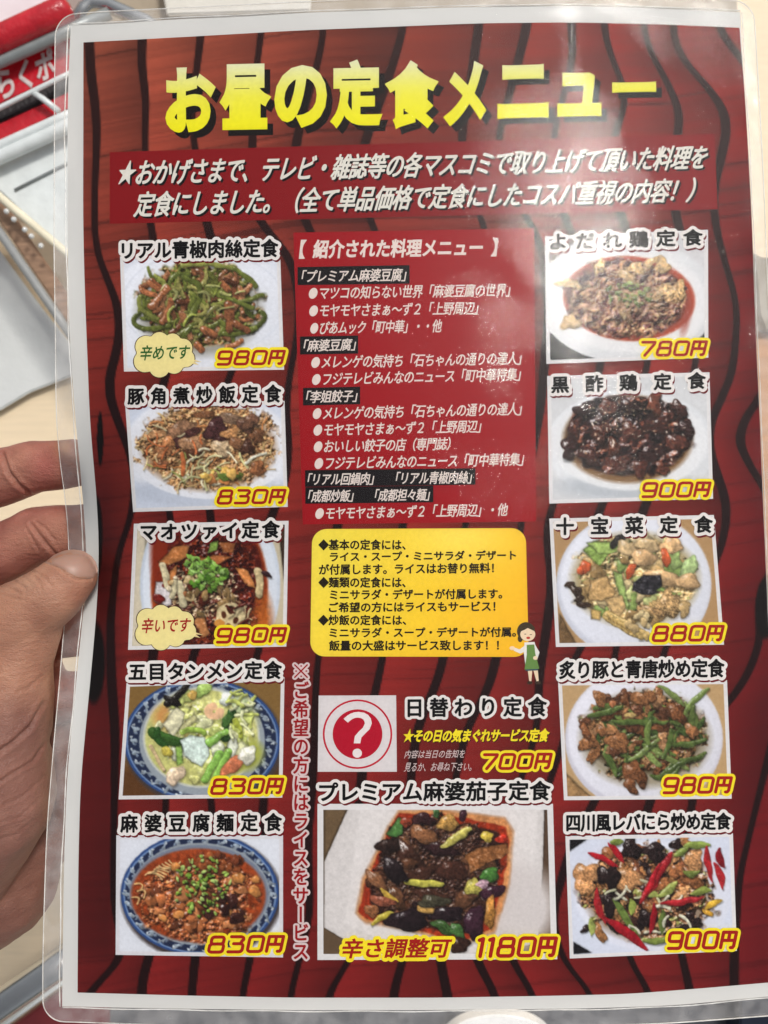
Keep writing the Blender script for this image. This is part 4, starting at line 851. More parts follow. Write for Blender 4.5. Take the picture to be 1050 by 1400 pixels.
d11 = dish(p, 'プレミアム麻婆茄子定食', [(437, 1070), (752, 1068), (752, 1094), (437, 1096)], None, 'large photo of premium mapo aubergine on a square plate', .0)
price('1180円', 650, 1281, 762, 1310, d11)
text('spice_note', '辛さ調整可', [(471, 1283), (619, 1282), (612, 1310), (465, 1311)], PRICE, .3, .026, parent=d11, outline=[(YEL, 4.6, .24, 0, 0, 'spice_note_outline')])

# speech bubbles on two photographs
def bubble(cx, cy, s, q, col, parent):
    pts = []
    lob = [(-24, -10, 15), (-6, -17, 13), (12, -16, 12), (26, -8, 13), (30, 6, 12), (14, 14, 13), (-6, 18, 14), (-26, 10, 15)]
    for t in np.linspace(0, 2*np.pi, 90, endpoint=False):
        d = 0; c_, s_ = math.cos(t), math.sin(t)
        for (lx, ly, lr) in lob:
            b = lx*c_+ly*s_; q_ = b*b-(lx*lx+ly*ly-lr*lr)
            if q_ > 0: d = max(d, b+math.sqrt(q_))
        pts.append((cx+d*c_, cy+d*s_))
    pts = np.array(pts); c = np.array([cx, cy])
    poly_obj('bubble_outline', c+(pts-c)*1.03, ink((70, 50, 36)), .11, parent)
    poly_obj('speech_bubble', pts, ink((232, 220, 156)), .14, parent)
    poly_obj('bubble_tail', [(cx+34, cy+5), (cx+52, cy+11), (cx+40, cy+9), (cx+48, cy+15), (cx+32, cy+12)], ink((226, 206, 150)), .135, parent)
    text('bubble_lettering', s, q, ink(col), .2, .018, parent=parent)
bubble(224, 484, '辛めです', [(194, 472), (261, 471), (257, 491), (190, 493)], (44, 96, 42), d1)
bubble(226, 857, '辛いです', [(196, 845), (262, 844), (258, 864), (192, 866)], (160, 24, 28), d3)

# small drawn waitress beside the yellow note
def waitress():
    o = empty('waitress_drawing', (0, 0, 0)); o.parent = menu
    def pp(n, pts, c, h): poly_obj(n, [c7(*q_) for q_ in pts], ink(c), h, o)
    def el(n, x, y, a, b, c, h, k=22): poly_obj(n, [c7(x+a*math.cos(t/k*6.283), y+b*math.sin(t/k*6.283)) for t in range(k)], ink(c), h, o)
    el('hair', 931, 476, 36, 37, (66, 56, 40), .14); el('hair', 908, 505, 10, 14, (66, 56, 40), .14)
    el('face', 938, 488, 30, 27, (236, 214, 184), .17); pp('fringe', [(905, 478), (912, 450), (940, 442), (966, 460), (966, 476), (945, 458), (925, 470)], (66, 56, 40), .19)
    el('mouth', 940, 502, 8, 5, (180, 60, 50), .2, 12); el('eye', 928, 487, 5, 1.5, (50, 34, 26), .2, 8); el('eye', 950, 489, 5, 1.5, (50, 34, 26), .2, 8)
    pp('arm', [(930, 530), (905, 548), (882, 540), (882, 553), (908, 565), (935, 552)], (226, 224, 222), .15); el('hand', 876, 543, 11, 8, (236, 214, 184), .16, 12)
    pp('arm', [(965, 525), (985, 560), (975, 590), (962, 582), (968, 562), (955, 545)], (226, 224, 222), .15); el('hand', 968, 582, 9, 8, (236, 214, 184), .2, 12)
    pp('blouse', [(925, 520), (965, 518), (975, 560), (972, 620), (930, 622), (922, 560)], (230, 228, 226), .16)
    pp('apron', [(934, 530), (964, 528), (968, 565), (984, 625), (925, 628), (934, 570)], (104, 140, 74), .18)
    pp('skirt', [(927, 622), (980, 620), (978, 632), (930, 634)], (60, 84, 96), .15)
    pp('leg', [(938, 630), (956, 630), (952, 676), (944, 676)], (236, 214, 184), .14); pp('leg', [(960, 630), (978, 630), (982, 676), (973, 676)], (236, 214, 184), .14)
    el('shoe', 946, 681, 12, 7, (60, 44, 34), .16, 12); el('shoe', 980, 681, 12, 7, (60, 44, 34), .16, 12)
waitress()

# ------------------------------------------------------------------ laminate pouch
f_top = [(76, 22), (116, 17), (262, 10), (400, 3), (525, -2), (700, -6), (775, -7), (900, -4), (1030, 2)]
f_bot = [(59, 1396), (240, 1402), (400, 1404), (600, 1405), (790, 1403), (917, 1399), (1088, 1386)]
f_left = [(76, 22), (74.6, 100), (74, 250), (73.6, 326), (75.4, 440), (76, 520), (78, 603), (85, 650), (91, 694), (95, 744), (94, 800), (87, 857), (83, 917), (77, 977), (70, 1060), (64, 1132), (60, 1250), (58, 1340), (59, 1396)]
f_right = [(1030, 2), (1037, 114), (1043, 228), (1047, 320), (1052, 450), (1058, 573), (1063, 700), (1072, 900), (1080, 1180), (1088, 1386)]
def round_corners(G, r):
    """square-to-disc remap of the grid in each corner, radius r pixels"""
    nv, nu = G.shape[:2]; G = G.copy()
    for ci, cj in ((0, 0), (0, nu-1), (nv-1, 0), (nv-1, nu-1)):
        si = 1 if ci == 0 else -1; sj = 1 if cj == 0 else -1
        C0 = G[ci, cj].copy()
        ki = np.argmax(np.linalg.norm(G[::si, cj]-C0, axis=1) >= r); kj = np.argmax(np.linalg.norm(G[ci, ::sj]-C0, axis=1) >= r)
        Ui = G[ci+si*ki, cj]-C0; Uj = G[ci, cj+sj*kj]-C0
        for i in range(ki+1):
            for j in range(kj+1):
                q = 1-np.linalg.norm(G[ci+si*i, cj]-C0)/r if i else 1.0
                q = 1-i/ki; p_ = 1-j/kj
                qq = q*math.sqrt(1-p_*p_/2); pp_ = p_*math.sqrt(1-q*q/2)
                G[ci+si*i, cj+sj*j] = C0+Ui*(1-qq)+Uj*(1-pp_)
    return G
def film_mat(name, rough, haze, tint=(.9, .9, .92), scale=(14, 340), strength=(.25, .10), ior=1.42):
    m = bpy.data.materials.new(name); m.use_nodes = True; nt = m.node_tree; nt.nodes.clear(); L = nt.links.new
    out = N(nt, 'ShaderNodeOutputMaterial'); tr = N(nt, 'ShaderNodeBsdfTransparent'); gl = N(nt, 'ShaderNodeBsdfGlossy'); gl.inputs['Roughness'].default_value = rough
    g2 = N(nt, 'ShaderNodeBsdfGlossy'); g2.inputs['Roughness'].default_value = .42
    fr = N(nt, 'ShaderNodeFresnel'); fr.inputs[0].default_value = ior; mx = N(nt, 'ShaderNodeMixShader'); gm = N(nt, 'ShaderNodeMixShader')
    tc = N(nt, 'ShaderNodeTexCoord')
    n1 = N(nt, 'ShaderNodeTexNoise', i_Scale=float(scale[0]), i_Detail=2.0)
    # curved hair scratches: stretched noise warped by a slow swirl
    nw = N(nt, 'ShaderNodeTexNoise', i_Scale=22.0, i_Detail=1.0)
    ad = N(nt, 'ShaderNodeVectorMath', operation='MULTIPLY_ADD'); ad.inputs[1].default_value = (.05, .05, 0); L(nw.outputs['Color'], ad.inputs[0]); L(tc.outputs['Object'], ad.inputs[2])
    mp = N(nt, 'ShaderNodeMapping'); mp.inputs['Scale'].default_value = (1.0, 8.0, 1.0); mp.inputs['Rotation'].default_value = (0, 0, .9)
    L(ad.outputs[0], mp.inputs[0]); n2 = N(nt, 'ShaderNodeTexNoise', i_Scale=float(scale[1]), i_Detail=3.0); L(mp.outputs[0], n2.inputs['Vector'])
    L(tc.outputs['Object'], n1.inputs['Vector']); L(tc.outputs['Object'], nw.inputs['Vector'])
    b1 = N(nt, 'ShaderNodeBump'); b1.inputs['Strength'].default_value = strength[0]; b1.inputs['Distance'].default_value = .004
    b2 = N(nt, 'ShaderNodeBump'); b2.inputs['Strength'].default_value = strength[1]; b2.inputs['Distance'].default_value = .00016
    L(n1.outputs[0], b1.inputs['Height']); L(n2.outputs[0], b2.inputs['Height']); L(b1.outputs[0], b2.inputs['Normal'])
    L(b2.outputs[0], gl.inputs['Normal']); L(b2.outputs[0], g2.inputs['Normal']); L(b1.outputs[0], fr.inputs['Normal'])
    gm.inputs[0].default_value = .16; L(gl.outputs[0], gm.inputs[1]); L(g2.outputs[0], gm.inputs[2])
    L(fr.outputs[0], mx.inputs[0]); L(tr.outputs[0], mx.inputs[1]); L(gm.outputs[0], mx.inputs[2])
    last = mx.outputs[0]
    if haze:
        df = N(nt, 'ShaderNodeBsdfDiffuse'); df.inputs[0].default_value = (*tint, 1); m2 = N(nt, 'ShaderNodeMixShader')
        cr = N(nt, 'ShaderNodeMapRange'); cr.inputs[1].default_value = .3; cr.inputs[2].default_value = .75; cr.inputs[3].default_value = haze*.5; cr.inputs[4].default_value = haze*1.7
        nh = N(nt, 'ShaderNodeTexNoise', i_Scale=180.0, i_Detail=4.0); L(tc.outputs['Object'], nh.inputs['Vector']); L(nh.outputs[0], cr.inputs[0])
        L(cr.outputs[0], m2.inputs[0]); L(last, m2.inputs[1]); L(df.outputs[0], m2.inputs[2]); last = m2.outputs[0]
    L(last, out.inputs[0]); return m
M_FILM = film_mat('clear_laminate', .06, 0, scale=(13, 420), strength=(.07, .34), ior=1.34)
M_BACK = film_mat('laminate_backing', .2, .16, scale=(60, 200), strength=(.5, .2))
M_RIDGE = film_mat('laminate_ridge', .12, .45, tint=(.95, .95, .93), scale=(90, 300), strength=(.3, .1))
nu_, nv_ = 220, 300
FG = round_corners(coons(f_top, f_bot, f_left, f_right, nu_, nv_), 24)
# the rim is gently wavy where nothing stiffens it
X, Y = FG[..., 0], FG[..., 1]
ed = np.minimum(np.minimum(np.arange(nu_)[None], nu_-1-np.arange(nu_)[None])*4.4, np.minimum(np.arange(nv_)[:, None], nv_-1-np.arange(nv_)[:, None])*4.7)
rimw = np.clip((30-ed)/14, 0, 1)
wob = rimw*(.35*np.sin(Y/31+X/57)+.2*np.sin(Y/13+1)*np.sin(X/19))
mesh_obj('laminate_film', W(X, Y, .55+wob*.5).reshape(-1, 3), grid_faces(nv_, nu_), M_FILM, menu, True)
mesh_obj('laminate_backing', W(X, Y, -.25+wob*.5).reshape(-1, 3), grid_faces(nv_, nu_), M_BACK, menu, True)
def tube_px(name, pts, r, mat, h=0, parent=None, closed=False, seg=8, d=None, caps=True, smooth=True):
    """tube through pixel points on the sheet (d None) or at the given depths (metres); r in metres"""
    p = np.array(pts, float); C = W(p[:, 0], p[:, 1], h) if d is None else unproj(p[:, 0], p[:, 1], np.broadcast_to(np.asarray(d, float), (len(p),)))
    T = np.roll(C, -1, 0)-np.roll(C, 1, 0) if closed else np.gradient(C, axis=0)
    T /= np.linalg.norm(T, axis=1)[:, None]; up = np.array([0, 0, 1.]); A = np.cross(T, up); A /= np.linalg.norm(A, axis=1)[:, None]; B = np.cross(A, T)
    rr = np.broadcast_to(np.asarray(r, float), (len(C),))[:, None, None]
    an = np.arange(seg)/seg*2*np.pi; V = C[:, None]+rr*(np.cos(an)[None, :, None]*A[:, None]+np.sin(an)[None, :, None]*B[:, None]); V = V.reshape(-1, 3)
    n = len(C); Fc = []
    for i in range(n if closed else n-1):
        j = (i+1) % n
        for k in range(seg): k2 = (k+1) % seg; Fc.append((i*seg+k, i*seg+k2, j*seg+k2, j*seg+k))
    if not closed and caps: Fc.append(tuple(range(seg))[::-1]); Fc.append(tuple((n-1)*seg+k for k in range(seg)))
    return mesh_obj(name, V, Fc, mat, parent, smooth)
bd = np.concatenate([FG[0, :-1], FG[:-1, -1], FG[-1, :0:-1], FG[:0:-1, 0]])
tube_px('laminate_edge', bd, .00016, M_RIDGE, .15, menu, True)
pl = np.array(resample(paper_left, 220, 1)); jit = np.random.RandomState(4)
wv = 2.6+1.3*np.sin(pl[:, 1]/90)+.6*np.sin(pl[:, 1]/23)
tube_px('laminate_crease', np.column_stack([pl[:, 0]-wv, pl[:, 1]]), .0002, M_RIDGE, .35, menu)
pt = np.array(resample(paper_top, 220, 0)); tube_px('laminate_crease', np.column_stack([pt[:, 0], pt[:, 1]-1.6-.5*np.sin(pt[:, 0]/30)]), .00016, M_RIDGE, .35, menu)
pb = np.array(resample(paper_bot, 220, 0)); tube_px('laminate_crease', np.column_stack([pb[:, 0], pb[:, 1]+1.8+.5*np.sin(pb[:, 0]/21)]), .00016, M_RIDGE, .35, menu)
pr = np.array(resample(paper_right, 220, 1)); tube_px('laminate_crease', np.column_stack([pr[:, 0]+2.0+.5*np.sin(pr[:, 1]/25), pr[:, 1]]), .00014, M_RIDGE, .35, menu)

# ------------------------------------------------------------------ the hand
def build_hand():
    chains = [
     [(-230, 1010, 262, 24), (-110, 950, 252, 18), (-40, 885, 243, 14.2), (0, 859, 240, 12.9), (42, 834, 238.2, 11.0), (74, 810, 237.4, 9.9), (99, 787, 238.2, 8.0)],
     [(40, 862, 240, 10.2), (22, 905, 240, 11.0), (8, 960, 241, 14.5), (0, 1000, 241, 16)], [(-40, 900, 272, 10), (30, 905, 271, 8.6), (58, 912, 270, 7.2), (64, 940, 270, 8)],     # thumb
     [(-200, 700, 285, 14), (-110, 700, 276, 12), (-58, 672, 270, 10.6), (0, 653, 265.5, 10.4), (48, 638, 262, 9.4), (100, 634, 260, 8.6), (125, 633, 259, 7.2)],     # index
     [(-220, 820, 290, 14), (-130, 810, 280, 12), (-62, 794, 273, 11.2), (-5, 761, 268, 10.6), (50, 732, 264, 10.3), (120, 726, 262, 9.8), (180, 730, 261, 8)],     # middle
     [(-210, 920, 290, 14), (-130, 910, 282, 12), (-40, 888, 276, 10.6), (40, 868, 270, 9.8), (82, 864, 267, 9.6), (140, 860, 265, 9.0), (165, 860, 264, 7.6)],       # ring
     [(-190, 1040, 288, 14), (-100, 1015, 281, 12), (-20, 975, 275, 11), (50, 956, 269, 10.2), (108, 952, 266, 9.0), (135, 952, 265, 7.6)],           # little
     [(-110, 960, 250, 20), (-30, 990, 244, 17.5), (-18, 1050, 241, 20.0), (-16, 1096, 240, 20.4), (-60, 1160, 246, 21.5), (-130, 1260, 262, 24)],                # thenar
     [(-100, 1020, 284, 16), (0, 1040, 278, 16), (22, 1090, 274, 17.0), (8, 1160, 270, 19.5), (-2, 1202, 270, 21.2), (-60, 1240, 274, 22), (-150, 1330, 280, 26)],           # heel of the hand
     [(-230, 700, 288, 16), (-240, 820, 292, 18), (-230, 930, 292, 18), (-190, 1050, 290, 18), (-170, 1180, 284, 22), (-170, 1330, 280, 27)],   # palm
     [(60, 975, 272, 8.6), (74, 1040, 272, 9.0), (66, 1100, 272, 10.5), (44, 1150, 271, 14)],
     [(-230, 1010, 280, 22), (-150, 1100, 272, 24), (-120, 1200, 268, 25)], [(-300, 900, 290, 18), (-260, 1100, 284, 22), (-200, 1330, 280, 27), (-260, 1700, 280, 29), (-320, 2100, 280, 34)],
     [(-100, 700, 276, 11), (-140, 900, 284, 14), (-110, 960, 266, 15)], [(-160, 1330, 280, 28), (-210, 1600, 280, 28)]]
    # implicit smooth union sampled on a grid, then surface extraction by remeshing many overlapping balls
    bmv, bmf = [], []
    import bmesh
    bm = bmesh.new(); bmesh.ops.create_icosphere(bm, subdivisions=2, radius=1.0)
    sv = np.array([v.co[:] for v in bm.verts]); sf = np.array([[v.index for v in f.verts] for f in bm.faces]); bm.free(); n = 0
    for ch in chains:
        for (a, b) in zip(ch[:-1], ch[1:]):
            A = np.array(P3(a[0], a[1], a[2])); B = np.array(P3(b[0], b[1], b[2])); L_ = np.linalg.norm(B-A)
            k = max(2, int(L_/(min(a[3], b[3])*1e-3*.22)))
            for i in range(k+1):
                t = i/k; r = (a[3]*(1-t)+b[3]*t)*1e-3; bmv.append(A*(1-t)+B*t+sv*r); bmf.append(sf+n); n += len(sv)
    V = np.concatenate(bmv); Fc = np.concatenate(bmf)
    me = bpy.data.meshes.new('hand'); me.vertices.add(len(V)); me.vertices.foreach_set('co', V.ravel())
    me.loops.add(Fc.size); me.loops.foreach_set('vertex_index', Fc.astype(np.int32).ravel()); me.polygons.add(len(Fc)); me.polygons.foreach_set('loop_start', np.arange(0, Fc.size, 3, dtype=np.int32)); me.update(calc_edges=True)
    o = bpy.data.objects.new('hand', me); COL.objects.link(o)
    rm = o.modifiers.new('r', 'REMESH'); rm.mode = 'VOXEL'; rm.voxel_size = .0011
    s1 = o.modifiers.new('s', 'SMOOTH'); s1.factor = .5; s1.iterations = 14
    sb = o.modifiers.new('b', 'SUBSURF'); sb.levels = 1; sb.render_levels = 1
    dg = bpy.context.evaluated_depsgraph_get(); m2 = bpy.data.meshes.new_from_object(o.evaluated_get(dg)); bpy.data.objects.remove(o)
    nv = len(m2.vertices); co = np.zeros(nv*3); m2.vertices.foreach_get('co', co); co = co.reshape(-1, 3); no = np.zeros(nv*3); m2.vertices.foreach_get('normal', no); no = no.reshape(-1, 3)
    d = CAMZ-co[:, 2]; px = co[:, 0]/d*F+525; py = 700-co[:, 1]/d*F
    front = np.clip(no[:, 2]*3, 0, 1)
    # creases: (points, width px, depth mm, side bulge, depth window)
    CR = [([(4, 622), (12, 645), (24, 662), (40, 674)], 2.6, 1.1, 250, 300), ([(42, 716), (52, 730), (66, 748), (78, 760)], 2.4, .7, 250, 300), ([(48, 712), (62, 722), (74, 738)], 1.6, .4, 250, 300), ([(36, 722), (46, 740), (52, 752)], 1.6, .35, 250, 300),
          ([(-4, 1030), (20, 1014), (42, 994), (60, 962)], 3.0, .9, 200, 262), ([(-5, 1072), (20, 1056), (46, 1040), (68, 1008)], 2.2, .7, 200, 262), ([(24, 946), (40, 940), (56, 926)], 2.2, .3, 200, 262),
          ([(5, 1100), (30, 1090), (60, 1062)], 2, .3, 200, 262), ([(0, 1125), (28, 1116), (56, 1090)], 1.8, .25, 200, 262), ([(-5, 1150), (20, 1142), (48, 1120)], 1.8, .2, 200, 262),
          ([(4, 790), (16, 792), (30, 800), (36, 806)], 1.6, .35, 200, 250), ([(0, 800), (14, 804), (28, 812)], 1.5, .35, 200, 250), ([(40, 778), (52, 784), (64, 792), (72, 802)], 1.6, .35, 200, 250), ([(46, 786), (54, 796), (58, 806)], 1.4, .25, 200, 250), ([(0, 812), (18, 818), (34, 820)], 1.5, .3, 200, 250), ([(24, 784), (34, 790), (44, 800)], 1.4, .25, 200, 250),
          ([(62, 768), (80, 776), (92, 786), (105, 792), (124, 792)], 1.5, .45, 200, 250), ([(98, 1000), (96, 1040), (84, 1060)], 2, .5, 255, 300), ([(100, 985), (88, 990), (76, 1004)], 2, .5, 255, 300)]
    disp = np.zeros(nv)
    for pts, wd, dp, d0, d1_ in CR:
        p = np.array(pts, float); best = np.full(nv, 1e9)
        for a, b in zip(p[:-1], p[1:]):
            e = b-a; t = np.clip(((px-a[0])*e[0]+(py-a[1])*e[1])/(e@e), 0, 1); best = np.minimum(best, np.hypot(px-a[0]-t*e[0], py-a[1]-t*e[1]))
        sel = (d*1e3 > d0) & (d*1e3 < d1_) & (best < 14)
        disp += np.where(sel, -dp*np.exp(-(best/wd)**2)+dp*.35*np.exp(-((best-wd*2.2)/(wd*1.2))**2), 0)*front
    # thumb pad flattened towards the nail, knuckle skin bumps
    rs = np.random.RandomState(5)
    for _ in range(60):
        k_ = rs.randn(3)*260; disp += .022*np.sin(co@k_+rs.rand()*6)
    co2 = co+no*disp[:, None]*1e-3
    m2.vertices.foreach_set('co', co2.ravel())
    # skin tone: tan back of the thumb, pinker finger pads; palm colour also darkened to carry its shade
    base = np.array([160, 114, 92.])*np.ones((nv, 1)); pink = np.array([150, 94, 82.]); palm = np.array([126, 86, 74.])
    w1 = np.clip((d*1e3-250)/8, 0, 1)[:, None]; c = base*(1-w1)+pink*w1
    w2 = np.clip((py-930)/60, 0, 1)[:, None]; c = c*(1-w2)+palm*w2
    tip = np.exp(-((px-62)/24)**2-((py-640)/30)**2)[:, None]; c = c*(1-.7*tip)+np.array([156, 84, 78.])*.7*tip
    yl = np.exp(-((px-88)/10)**2-((py-612)/14)**2)[:, None]; c = c*(1-.6*yl)+np.array([214, 164, 110.])*.6*yl
    kn = np.exp(-((px-40)/30)**2-((py-800)/22)**2)[:, None]*(1-w1); c = c*(1-.35*kn)+np.array([184, 146, 124.])*.35*kn
    ut = np.exp(-((px-112)/18)**2-((py-815)/18)**2)[:, None]*(1-w1); c = c*(1-.35*ut)+np.array([172, 112, 92.])*.35*ut
    mott = np.zeros(nv)
    for _ in range(24):
        k_ = rs.randn(3)*rs.uniform(120, 600); mott += np.sin(co@k_+rs.rand()*6)
    c = c*(1+.010*mott[:, None]*np.array([.8, 1.1, 1.1]))
    ca = m2.color_attributes.new('Col', 'FLOAT_COLOR', 'POINT'); c4 = np.ones((nv, 4), np.float32); c4[:, :3] = alb(c, 1.1); ca.data.foreach_set('color', c4.ravel())
    m, nt, b = new_mat('skin'); at = N(nt, 'ShaderNodeVertexColor', layer_name='Col'); tc = N(nt, 'ShaderNodeTexCoord')
    nt.links.new(at.outputs[0], b.inputs['Base Color']); set_spec(b, .48, .35)
    b.inputs['Subsurface Weight'].default_value = .25; b.inputs['Subsurface Radius'].default_value = (1, .35, .2); b.inputs['Subsurface Scale'].default_value = .003
    vo = N(nt, 'ShaderNodeTexVoronoi', i_Scale=1100.0); vo.feature = 'DISTANCE_TO_EDGE'; n1 = N(nt, 'ShaderNodeTexNoise', i_Scale=420.0, i_Detail=4.0); mp = N(nt, 'ShaderNodeMapping'); mp.inputs['Rotation'].default_value = (0, 0, -.6); mp.inputs['Scale'].default_value = (1, 2.2, 1)
    nt.links.new(tc.outputs['Object'], mp.inputs[0]); nt.links.new(mp.outputs[0], vo.inputs['Vector']); nt.links.new(mp.outputs[0], n1.inputs['Vector'])
    ad = N(nt, 'ShaderNodeMath', operation='MULTIPLY_ADD'); ad.inputs[1].default_value = .6; nt.links.new(vo.outputs[0], ad.inputs[0]); nt.links.new(n1.outputs[0], ad.inputs[2])
    bp = N(nt, 'ShaderNodeBump'); bp.inputs['Strength'].default_value = .8; bp.inputs['Distance'].default_value = .0005; nt.links.new(ad.outputs[0], bp.inputs['Height']); nt.links.new(bp.outputs[0], b.inputs['Normal'])
    m2.materials.clear(); m2.materials.append(m); m2.polygons.foreach_set('use_smooth', [True]*len(m2.polygons)); m2.update()
    root = bpy.data.objects.new('hand', m2); COL.objects.link(root)
    tag(root, 'bare left hand with its thumb over the edge of the menu', 'hand')
    # thumb nail: a curved shell pressed on the thumb
    bv = BVHTree.FromObject(root, bpy.context.evaluated_depsgraph_get()); co_ = Vector((0, 0, CAMZ))
    top = [(62, 768), (74, 758.5), (88, 752.5), (101, 751), (114, 753), (125, 760), (131, 768), (134, 778)]
    bot = [(62, 770), (74, 773), (86, 778), (98, 785), (109, 790), (120, 791.5), (128, 789.5), (133, 784)]
    nt_ = 30; ns_ = 14; tt = np.linspace(0, 1, nt_); T_ = np.array(top); B_ = np.array(bot)
    si = np.linspace(0, 1, len(top)); TX = np.column_stack([np.interp(tt, si, T_[:, 0]), np.interp(tt, si, T_[:, 1])]); BX = np.column_stack([np.interp(tt, si, B_[:, 0]), np.interp(tt, si, B_[:, 1])])
    V = []; last = None
    for i in range(nt_):
        for j in range(ns_):
            s_ = j/(ns_-1); q_ = TX[i]*(1-s_)+BX[i]*s_
            dr = P3(q_[0], q_[1], 240)-co_; dr.normalize(); hit = bv.ray_cast(co_, dr)
            dd = (CAMZ-hit[0].z) if hit[0] is not None and CAMZ-hit[0].z < .25 else .2385
            bump = .35*math.sin(math.pi*min(1, max(0, s_)))**.5+.1
            dd = min(dd, .2385)-bump*1e-3
            V.append(unproj(q_[0], q_[1], dd))
    V = np.array(V).reshape(nt_, ns_, 3)
    for _ in range(3): V[1:-1, :, 2] = (V[:-2, :, 2]+2*V[1:-1, :, 2]+V[2:, :, 2])/4; V[:, 1:-1, 2] = (V[:, :-2, 2]+2*V[:, 1:-1, 2]+V[:, 2:, 2])/4
    mn, nn, bn = new_mat('nail'); bn.inputs['Base Color'].default_value = (*alb((168, 131, 115)), 1); set_spec(bn, .42, .4)
    bn.inputs['Subsurface Weight'].default_value = .2; bn.inputs['Subsurface Scale'].default_value = .002
    tcn = N(nn, 'ShaderNodeTexCoord'); nz = N(nn, 'ShaderNodeTexNoise', i_Scale=250.0); mpn = N(nn, 'ShaderNodeMapping'); mpn.inputs['Scale'].default_value = (.2, 2, 1); nn.links.new(tcn.outputs['Object'], mpn.inputs[0]); nn.links.new(mpn.outputs[0], nz.inputs['Vector'])
    bb = N(nn, 'ShaderNodeBump'); bb.inputs['Strength'].default_value = .25; bb.inputs['Distance'].default_value = .0003; nn.links.new(nz.outputs[0], bb.inputs['Height']); nn.links.new(bb.outputs[0], bn.inputs['Normal'])
    mesh_obj('thumb_nail', V.reshape(-1, 3), grid_faces(nt_, ns_), mn, root, True)
build_hand()

# ------------------------------------------------------------------ table and the things lying on it, 35 to 50 cm below the sheet
def simple(name, c, rough=.5, spec=.4, grain=None, metal=0, bump=0, bscale=200, var=.12, stretch=(1, 1, 1)):
    m, nt, b = new_mat(name); a = alb(c); tc = N(nt, 'ShaderNodeTexCoord'); mp = N(nt, 'ShaderNodeMapping'); mp.inputs['Scale'].default_value = stretch
    nt.links.new(tc.outputs['Object'], mp.inputs[0]); no = N(nt, 'ShaderNodeTexNoise', i_Scale=float(grain or 40), i_Detail=6.0); nt.links.new(mp.outputs[0], no.inputs['Vector'])
    r = N(nt, 'ShaderNodeMapRange'); r.inputs[1].default_value = .3; r.inputs[2].default_value = .7; r.inputs[3].default_value = 1-var; r.inputs[4].default_value = 1+var*.6; nt.links.new(no.outputs[0], r.inputs[0])
    v = N(nt, 'ShaderNodeVectorMath', operation='SCALE'); v.inputs[0].default_value = tuple(a); nt.links.new(r.outputs[0], v.inputs['Scale']); nt.links.new(v.outputs[0], b.inputs['Base Color'])
    set_spec(b, rough, spec); b.inputs['Metallic'].default_value = metal
    if bump:
        n2 = N(nt, 'ShaderNodeTexNoise', i_Scale=float(bscale), i_Detail=3.0); nt.links.new(mp.outputs[0], n2.inputs['Vector'])
        bp = N(nt, 'ShaderNodeBump'); bp.inputs['Strength'].default_value = bump; bp.inputs['Distance'].default_value = .002; nt.links.new(n2.outputs[0], bp.inputs['Height']); nt.links.new(bp.outputs[0], b.inputs['Normal'])
    return m
def prism(name, pts, d, thick, mat, parent=None, bevel=.0012):
    """upright slab: top face outline at depth d (metres from the camera plane), thickness downwards"""
    import bmesh
    p = np.array(pts, float); T_ = unproj(p[:, 0], p[:, 1], np.full(len(p), float(d))); off = np.array(parent_world(parent)) if parent else np.zeros(3)
    bm = bmesh.new(); vs_ = [bm.verts.new(v-off) for v in T_]; vb = [bm.verts.new(v-off-np.array([0, 0, thick])) for v in T_]; n = len(p)
    bm.faces.new(vs_); bm.faces.new(vb[::-1])
    for i in range(n): bm.faces.new((vs_[i], vb[i], vb[(i+1) % n], vs_[(i+1) % n]))
    bmesh.ops.recalc_face_normals(bm, faces=bm.faces)
    bmesh.ops.bevel(bm, geom=list(bm.edges), offset=bevel, segments=2, affect='EDGES')
    me = bpy.data.meshes.new(name); bm.to_mesh(me); bm.free(); me.materials.append(mat)
    o = bpy.data.objects.new(name, me); COL.objects.link(o)
    if parent: o.parent = parent
    return o
def box(name, lo, hi, mat, parent=None):
    import bmesh
    off = parent_world(parent) if parent else Vector((0, 0, 0)); lo = Vector(lo)-off; hi = Vector(hi)-off
    bm = bmesh.new(); bmesh.ops.create_cube(bm, size=1)
    for v in bm.verts: v.co = Vector([lo[i]+(v.co[i]+.5)*(hi[i]-lo[i]) for i in range(3)])
    bmesh.ops.bevel(bm, geom=list(bm.edges), offset=.003, segments=2, affect='EDGES'); me = bpy.data.meshes.new(name); bm.to_mesh(me); bm.free(); me.materials.append(mat)
    o = bpy.data.objects.new(name, me); COL.objects.link(o)
    if parent: o.parent = parent
    return o
ZT = CAMZ-.70
WOOD = simple('pale_wood', (238, 218, 186), .4, .35, 30, bump=.15, var=.05, stretch=(1, 9, 1))
FLOOR = simple('floor_concrete', (170, 166, 160), .8, .2, 8, bump=.2)
g = box('ground', (-6, -6, ZT-.76), (6, 6, ZT-.74), FLOOR); tag(g, kind='structure')
tb_ = empty('table', (0, 0, ZT-.74), 'pale beige wooden table under the menu', 'table')
box('tabletop', (-.85, -.75, ZT-.03), (.85, .75, ZT), WOOD, tb_)
for x in (-.78, .78):
    for y in (-.68, .68): box('leg', (x-.03, y-.03, ZT-.74), (x+.03, y+.03, ZT-.031), WOOD, tb_)
PXM = .60/F    # metres per pixel at the rack's height
REDP = simple('red_plastic', (196, 30, 44), .22, .6, 60, bump=.35, bscale=260, var=.25); GREYM = simple('grey_tube', (150, 156, 156), .35, .5, 60, metal=.3, bump=.15)
WHP = simple('frosted_white', (224, 230, 230), .3, .5, 90, bump=.3, bscale=120, var=.08); BLK = simple('black_band', (44, 40, 42), .5, .4, 90, bump=.5, bscale=300, var=.5)
